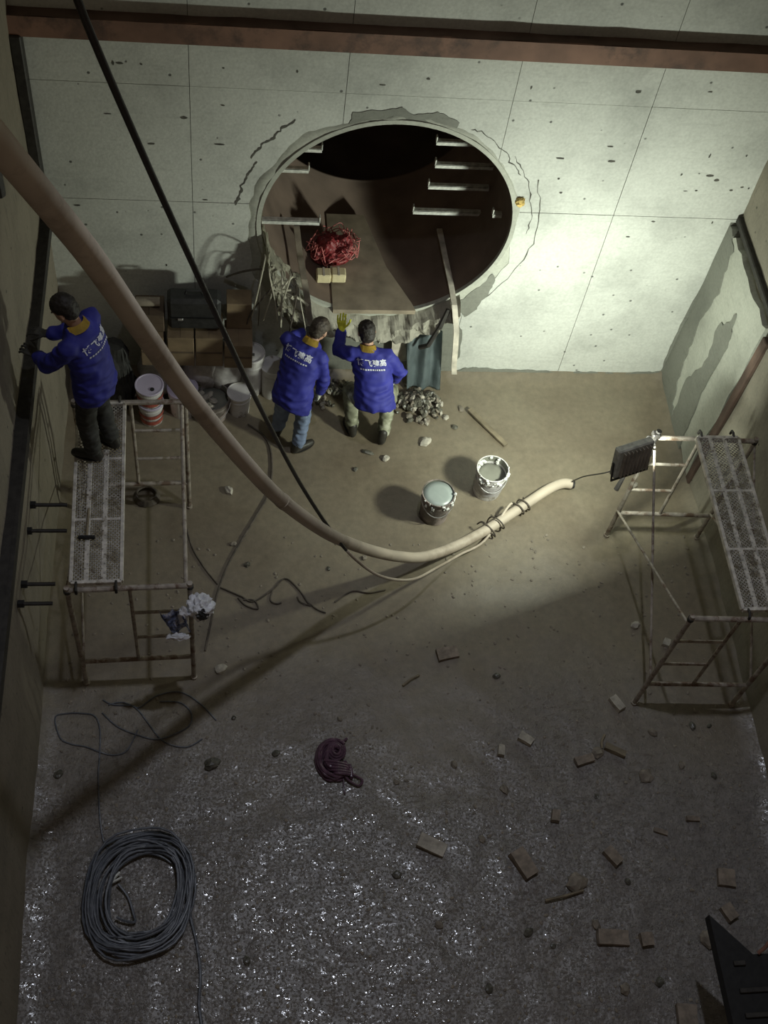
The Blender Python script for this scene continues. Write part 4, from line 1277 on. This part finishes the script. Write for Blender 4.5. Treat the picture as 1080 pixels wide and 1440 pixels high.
tube(bm, spline([(0.10, -0.08, 0.06), (0.16, -0.12, 0.04), (0.24, -0.17, 0.03), (0.21, -0.22, 0.03), (0.13, -0.18, 0.04), (0.09, -0.13, 0.05)], 5), 0.012, 8)
tube(bm, spline([(0.05, 0.12, 0.06), (0.09, 0.17, 0.05), (0.13, 0.21, 0.03)], 5), 0.012, 8)
tube(bm, spline([(0.08, -0.16, 0.04), (0.08, -0.24, 0.02), (0.09, -0.29, 0.02)], 5), 0.006, 6)
obj('loose_end', bm, M_purple, pb)
# small dark coil under left scaffold
bm = bmesh.new()
for k in range(5): tube(bm, [(0.12*(1-0.05*k)*math.cos(a*0.35), 0.11*(1-0.05*k)*math.sin(a*0.35), 0.02+0.012*k) for a in range(18)], 0.012, 6, closed=True)
o = obj('cable_coil', bm, M_wire); o.location = (-0.72, 6.65, 0.0); tag(o, 'small dark coil on the floor under left scaffold', 'cable')

# ------------------------------------------------------------------ stones, bricks, sticks
def rock(s, seed, sub=2):
    bm = bmesh.new(); ell(bm, (0, 0, 0), s, sub=sub)
    for v in bm.verts:
        n_ = v.co.normalized()
        v.co = v.co*(1+0.35*fbm(n_*1.8+V((seed, 0, 0)), 3))
    return bm
def brick_bm(s, seed, chip=0.02):
    bm = bmesh.new(); box(bm, (0, 0, 0), s)
    bmesh.ops.subdivide_edges(bm, edges=bm.edges[:], cuts=1, use_grid_fill=True)
    for v in bm.verts: v.co += V((fbm(v.co*25+V((seed, 0, 0))), fbm(v.co*25+V((0, seed, 0))), fbm(v.co*25+V((0, 0, seed)))))*chip*0.4
    return bm
def put(name, bm, mat, x, y, h, rz, label, cat, tilt=(0, 0), group=None):
    o = obj(name, bm, mat); o.location = (x, y, floor_z(x, y)+h); o.rotation_euler = (tilt[0], tilt[1], rz); tag(o, label, cat, group)
    return o
def brk(x, y, s, deg, label, mat=None, tilt=(0.03, 0.04), sd=[0]):
    sd[0] += 3
    put('brick', brick_bm(s, sd[0]), mat or M_brick, x, y, s[2]*0.42, R(deg), label, 'brick', tilt)
brk(2.06, 4.90, (0.20, 0.115, 0.055), 12, 'flat muddy brick alone in the middle of the floor')
brk(3.58, 4.36, (0.15, 0.08, 0.06), 118, 'pale broken brick by the foot of the right scaffold', M_palestone)
brk(2.68, 4.04, (0.13, 0.075, 0.06), -35, 'pale brick end, right one of the pair below the right scaffold', M_palestone)
brk(2.44, 3.94, (0.10, 0.055, 0.055), 80, 'pale brick end, left one of the pair below the right scaffold', M_palestone)
brk(3.18, 3.83, (0.17, 0.075, 0.06), 15, 'dark brick lying left of the round stone cluster')
brk(1.74, 3.12, (0.24, 0.11, 0.07), -25, 'pale jagged concrete chunk left of centre on the wet floor', M_palestone, (0.12, 0.1))
brk(2.50, 2.93, (0.24, 0.13, 0.075), 118, 'largest upright-turned muddy brick on the wet floor', None, (0.04, -0.05))
brk(3.28, 2.96, (0.16, 0.09, 0.075), 125, 'half brick right of the largest muddy brick')
brk(3.16, 2.30, (0.26, 0.12, 0.06), -5, 'long flat brick near the bottom right of the floor')
brk(3.44, 2.27, (0.10, 0.10, 0.065), 5, 'square brick piece beside the long flat brick')
brk(4.24, 2.74, (0.15, 0.15, 0.05), 80, 'thin square tile piece near the right wall')
brk(4.19, 2.45, (0.13, 0.10, 0.06), 115, 'muddy brick piece above the dark steel stair')
brk(3.65, 1.67, (0.17, 0.16, 0.06), 85, 'muddy brick cut off at the bottom edge beside the stair')
brk(4.18, 4.97, (0.08, 0.06, 0.05), 60, 'small brick piece inside the right scaffold', M_palestone)
brk(4.06, 3.26, (0.12, 0.04, 0.04), -5, 'narrow dark brick sliver near the right wall')
brk(3.75, 3.16, (0.12, 0.035, 0.03), -20, 'thin dark sliver left of the narrow brick sliver')
brk(2.84, 3.33, (0.10, 0.07, 0.06), 75, 'small upright brick piece above the largest brick')
def stn(x, y, s, label, mat=None, rz=0.5, group=None, sd=[0]):
    sd[0] += 2.3
    put('stone', rock(s, sd[0]), mat or M_stone, x, y, s[2]*0.45, rz, label, 'stone', group=group)
stn(3.32, 3.90, (0.062, 0.05, 0.035), 'small round stone between the dark brick and splinter')
stn(3.72, 3.67, (0.065, 0.065, 0.03), 'flat disc-shaped stone right of the brick cluster')
stn(2.93, 2.76, (0.085, 0.075, 0.05), 'rounded muddy stone beside the lying stick')
stn(3.97, 2.25, (0.075, 0.07, 0.05), 'muddy stone left of the dark steel stair')
stn(2.09, 7.34, (0.07, 0.05, 0.035), 'pale muddy stone right of the crouching worker', M_palestone)
stn(1.66, 7.13, (0.045, 0.035, 0.03), 'pale chip below the crouching worker', M_palestone)
stn(1.48, 7.21, (0.065, 0.025, 0.02), 'dark splinter of stone below the crouching worker', M_darkstone, -0.3)
stn(2.34, 7.66, (0.035, 0.03, 0.03), 'pale pebble beside the rubble heap', M_palestone)
stn(3.92, 5.17, (0.05, 0.04, 0.035), 'pale stone inside the right scaffold, left half', M_palestone)
stn(4.22, 6.79, (0.045, 0.03, 0.03), 'small pale stone behind the right scaffold', M_palestone)
stn(-0.01, 4.8, (0.06, 0.045, 0.03), 'pale stone below the end of dark muddy cable', M_palestone)
stn(0.07, 6.73, (0.035, 0.055, 0.03), 'pale stone left of the hose on the floor', M_palestone)
stn(-0.09, 3.9, (0.07, 0.05, 0.04), 'dark lump between cable loops and the large coil', M_darkstone)
stn(1.36, 5.95, (0.03, 0.025, 0.02), 'small pebble close under the hose bend')
SM = [(2.42, 7.54), (1.34, 7.0), (1.01, 5.83), (0.24, 5.88), (2.72, 6.95), (2.52, 7.78), (2.43, 3.59), (2.01, 3.83), (1.03, 4.29), (4.42, 4.13), (4.26, 4.13), (3.87, 4.08), (2.5, 4.67), (2.18, 3.16), (1.49, 3.69), (0.46, 3.98), (3.24, 3.5), (4.07, 3.76), (4.35, 3.65), (3.38, 2.75), (2.66, 2.26), (2.47, 2.38), (2.09, 1.96), (1.43, 2.89), (1.74, 2.47), (3.49, 1.94), (3.19, 1.9), (3.04, 2.41), (0.19, 2.27), (0.1, 4.32), (-1.36, 3.85), (0.11, 6.11)]
LM = {'the dark purple hose bundle': (0.95, 3.88), 'the large cable coil': (-0.645, 2.82), 'the largest muddy brick': (2.5, 2.93), 'the long flat brick': (3.16, 2.30),
      'the lone flat brick mid-floor': (2.06, 4.90), 'the wooden batten': (2.765, 7.525), 'the tangled wire': (0.6, 5.58), 'the black stair landing': (4.1, 2.0),
      'the narrow brick sliver': (4.06, 3.26), 'the pale jagged chunk': (1.74, 3.12), 'the round stone by the dark brick': (3.32, 3.90), 'the foot of the right scaffold': (3.75, 4.37),
      'the crouching worker': (1.43, 7.42), 'the left scaffold corner with the bag': (-0.25, 4.69)}
ORD = ['nearest', 'second nearest', 'third nearest', 'fourth nearest', 'fifth nearest', 'sixth nearest', 'seventh nearest', 'eighth nearest']
rg = random.Random(17)
for x, y in SM:
    k = rg.uniform(0.6, 1.25)
    best = None
    for nm, (lx, ly) in LM.items():
        order = sorted(SM, key=lambda p: (p[0]-lx)**2+(p[1]-ly)**2)
        q = (order.index((x, y)), math.hypot(x-lx, y-ly), nm)
        if best is None or q < best: best = q
    stn(x, y, (0.040*k, 0.030*k, 0.022*k), 'small dark muddy stone, ' + ORD[best[0]] + ' of such stones to ' + best[2], rg.choice((M_stone, M_darkstone)), rg.uniform(0, 6), 'small loose stones on the floor')
# sticks
def stick(pts, r, mat, label, w=None):
    bm = bmesh.new(); tube(bm, pts, r, 6); o = obj('wood_stick', bm, mat); tag(o, label, 'stick')
bm = bmesh.new(); box(bm, (0, 0, 0), (0.57, 0.055, 0.03), bev=0.004)
o = put('wood_batten', bm, M_wood, 2.765, 7.525, 0.035, math.atan2(-0.47, 0.35), 'wooden batten lying on the bright floor above the buckets', 'batten', (0.0, 0.03))
stick([(1.62, 4.59, 0.02), (1.70, 4.65, 0.025), (1.78, 4.69, 0.02)], 0.011, M_wood, 'short dark stick left below the lone brick')
stick([(2.64, 2.62, 0.03), (2.82, 2.65, 0.035), (2.98, 2.69, 0.03)], 0.012, M_wood, 'thin stick lying below the rounded muddy stone')
stick([(3.36, 3.93, 0.03), (3.37, 4.0, 0.035), (3.41, 4.06, 0.03)], 0.012, M_wood, 'short upright splinter above the round stone')
bm = brick_bm((0.19, 0.06, 0.05), 44); put('wood_block', bm, M_wood, 3.48, 3.91, 0.03, R(-28), 'dark elongated wood block right of the round stone', 'block')
# rubble heap below the tunnel mouth
rh = empty('rubble_heap', (2.06, 7.80, 0)); tag(rh, 'heap of dark wet rubble beside the crouching worker', 'rubble')
rg = random.Random(77)
base_meshes = []
for q in range(6):
    bm = rock((0.038, 0.030, 0.022), q*3.1+50, 1); me = bpy.data.meshes.new('rubble_piece'); bm.to_mesh(me); bm.free()
    me.materials.append((M_darkstone, M_darkstone, M_darkstone, M_stone, M_darkstone, M_palestone)[q])
    base_meshes.append(me)
for q in range(150):
    a = rg.uniform(0, 6.28); d = rg.random()**0.7
    x = 0.26*d*math.cos(a); y = 0.22*d*math.sin(a)
    o = bpy.data.objects.new('rubble_piece', rg.choice(base_meshes)); COL.objects.link(o); o.parent = rh
    o.location = (x, y, 0.02+0.14*(1-d)*rg.uniform(0.6, 1.1)); o.rotation_euler = (rg.uniform(0, 6), rg.uniform(0, 6), rg.uniform(0, 6))
    s = rg.uniform(0.6, 1.35); o.scale = (s, s, s)
rh2 = empty('rubble_heap', (1.15, 7.95, 0)); tag(rh2, 'low rubble scatter between the two workers at the wall', 'rubble')
for q in range(60):
    a = rg.uniform(0, 6.28); d = rg.random()**0.6
    o = bpy.data.objects.new('rubble_piece', rg.choice(base_meshes)); COL.objects.link(o); o.parent = rh2
    o.location = (0.32*d*math.cos(a), 0.20*d*math.sin(a), 0.02+0.06*(1-d)); o.rotation_euler = (rg.uniform(0, 6), rg.uniform(0, 6), rg.uniform(0, 6))
# fine grit
bm = bmesh.new(); rg = random.Random(5)
for q in range(1500):
    y = 1.0+5.2*rg.random()**1.6; x = rg.uniform(XL+0.2, XR-0.2)
    s = rg.uniform(0.005, 0.016)
    M = Matrix.Translation((x, y, floor_z(x, y)+s*0.2)) @ Matrix.Rotation(rg.uniform(0, 6), 4, 'Z') @ Matrix.Diagonal((s*rg.uniform(0.8, 1.7), s, s*0.6, 1))
    bmesh.ops.create_icosphere(bm, subdivisions=1, radius=1, matrix=M)
o = obj('floor_grit', bm, M_stone); tag(o, 'fine grit scattered over the wet floor', 'grit', kind='stuff')

# ------------------------------------------------------------------ stubs on the left wall
for k, (y, z, ln, lab) in enumerate(((5.55, 1.53, 0.34, 'farthest steel stub'), (5.27, 1.58, 0.36, 'second farthest steel stub'), (4.80, 1.55, 0.30, 'second nearest steel stub'), (4.60, 1.60, 0.30, 'nearest steel stub'))):
    t = empty('steel_stub', (XL, y, z)); tag(t, lab + ' sticking out of the left wall beside the scaffold', 'bolt')
    bm = bmesh.new(); bar(bm, (-0.05, 0, 0), (ln, 0, 0), 0.016, 8); obj('rod', bm, M_darksteel, t)
    bm = bmesh.new(); bar(bm, (0.045, 0, 0), (0.09, 0, 0), 0.034, 6); obj('nut', bm, M_blacksteel, t)
# dark pipe running down the left wall near the top
bm = bmesh.new(); tube(bm, [(XL+0.06, 6.55, 7.9), (XL+0.06, 6.55, 3.9)], 0.05, 10)
o = obj('wall_pipe', bm, M_darksteel); tag(o, 'dark vertical pipe on upper left wall', 'pipe')

# trowel left on the deck
tw = empty('hammer', (-1.045, 5.25, 1.705)); tag(tw, 'small dark hammer lying on the left scaffold deck', 'hammer')
bm = bmesh.new(); bar(bm, (0, -0.13, 0.012), (0.0, 0.14, 0.012), 0.010, 8); obj('handle', bm, M_wood, tw)
bm = bmesh.new(); box(bm, (0, -0.13, 0.015), (0.13, 0.026, 0.026), bev=0.004); obj('head', bm, M_blacksteel, tw)

# ------------------------------------------------------------------ plastic bag tied to the left scaffold corner
pg = empty('plastic_bag', (-0.27, 4.60, 1.45)); tag(pg, 'crumpled white and blue plastic bag hanging on left scaffold corner', 'bag')
def crumple(c, r, seed, amp, sub=4):
    bm = bmesh.new(); ell(bm, (0, 0, 0), r, sub=sub)
    for v in bm.verts:
        n_ = v.co.normalized()
        v.co = v.co*(1+amp*fbm(n_*2.2+V((seed, 0, 0)), 3)+amp*0.5*abs(fbm(n_*6+V((0, seed, 0)), 2))) + V(c)
    return bm
obj('crumpled_top', crumple((0.10, 0.02, 0.02), (0.10, 0.10, 0.09), 3, 0.38), M_bagw, pg)
obj('dark_content', crumple((0.115, -0.05, 0.035), (0.05, 0.04, 0.06), 8, 0.3), M_case, pg)
bm = bmesh.new(); G = []
for i in range(25):
    row = []
    for j in range(21):
        u, v = i/24, j/20
        x = -0.22+0.20*u+0.05*v; z = 0.13-0.34*v-0.08*u*(1-v); y = -0.06-0.03*math.sin(u*7)-0.025*fbm((u*5, v*5, 2))
        row.append(bm.verts.new((x+0.06*v*(1-u)*0.6, y, z)))
    G.append(row)
for i in range(24):
    for j in range(20): bm.faces.new((G[i][j], G[i+1][j], G[i+1][j+1], G[i][j+1]))
bmesh.ops.solidify(bm, geom=bm.faces[:], thickness=0.003)
sh = obj('printed_sheet', bm, M_bagb, pg)
obj('white_hem', crumple((-0.08, -0.10, -0.23), (0.085, 0.03, 0.035), 5, 0.4, 3), M_bagw, sh)
obj('white_fold', crumple((-0.03, -0.03, 0.0), (0.04, 0.04, 0.10), 15, 0.4, 3), M_bagw, pg)

# ------------------------------------------------------------------ dark steel stair at the near right corner
st = empty('steel_stair', (3.62, 2.20, 1.0)); tag(st, 'black steel stair landing at the near right corner of the shaft', 'stair')
bm = bmesh.new()
P = [(0.0, 0.0), (0.27, -0.30), (1.25, -0.30), (1.25, -1.5), (0.005, -1.5)]
tv = [bm.verts.new((x, y, 0)) for x, y in P]; bv = [bm.verts.new((x, y, -0.10)) for x, y in P]
bm.faces.new(tv); bm.faces.new(bv)
for i in range(5): bm.faces.new((bv[i], bv[(i+1) % 5], tv[(i+1) % 5], tv[i]))
bmesh.ops.recalc_face_normals(bm, faces=bm.faces)
obj('landing_plate', bm, M_blacksteel, st)
for k, (y, w_) in enumerate(((-0.36, 0.09), (-0.55, 0.9), (-0.72, 0.9), (-0.90, 0.9), (-1.08, 0.9))):
    bm = bmesh.new(); box(bm, (0.10+w_/2, y, 0.012), (w_, 0.035, 0.022), bev=0.004); obj('tread_bar', bm, M_darksteel, st)
for k, (x, y) in enumerate(((0.45, -0.40), (1.18, -0.40))):
    bm = bmesh.new(); box(bm, (x, y, -0.55), (0.05, 0.05, 0.90)); obj('support_post', bm, M_blacksteel, st)
bm = bmesh.new(); tube(bm, spline([(0.30, -0.30, 0.02), (0.36, -0.26, 0.05), (0.45, -0.18, 0.08), (0.6, -0.1, 0.06)], 5), 0.014, 8)
o = obj('rope', bm, M_sack); o.location = (3.62, 2.20, 1.0); tag(o, 'red-brown rope lying along the edge of the black stair landing', 'rope')
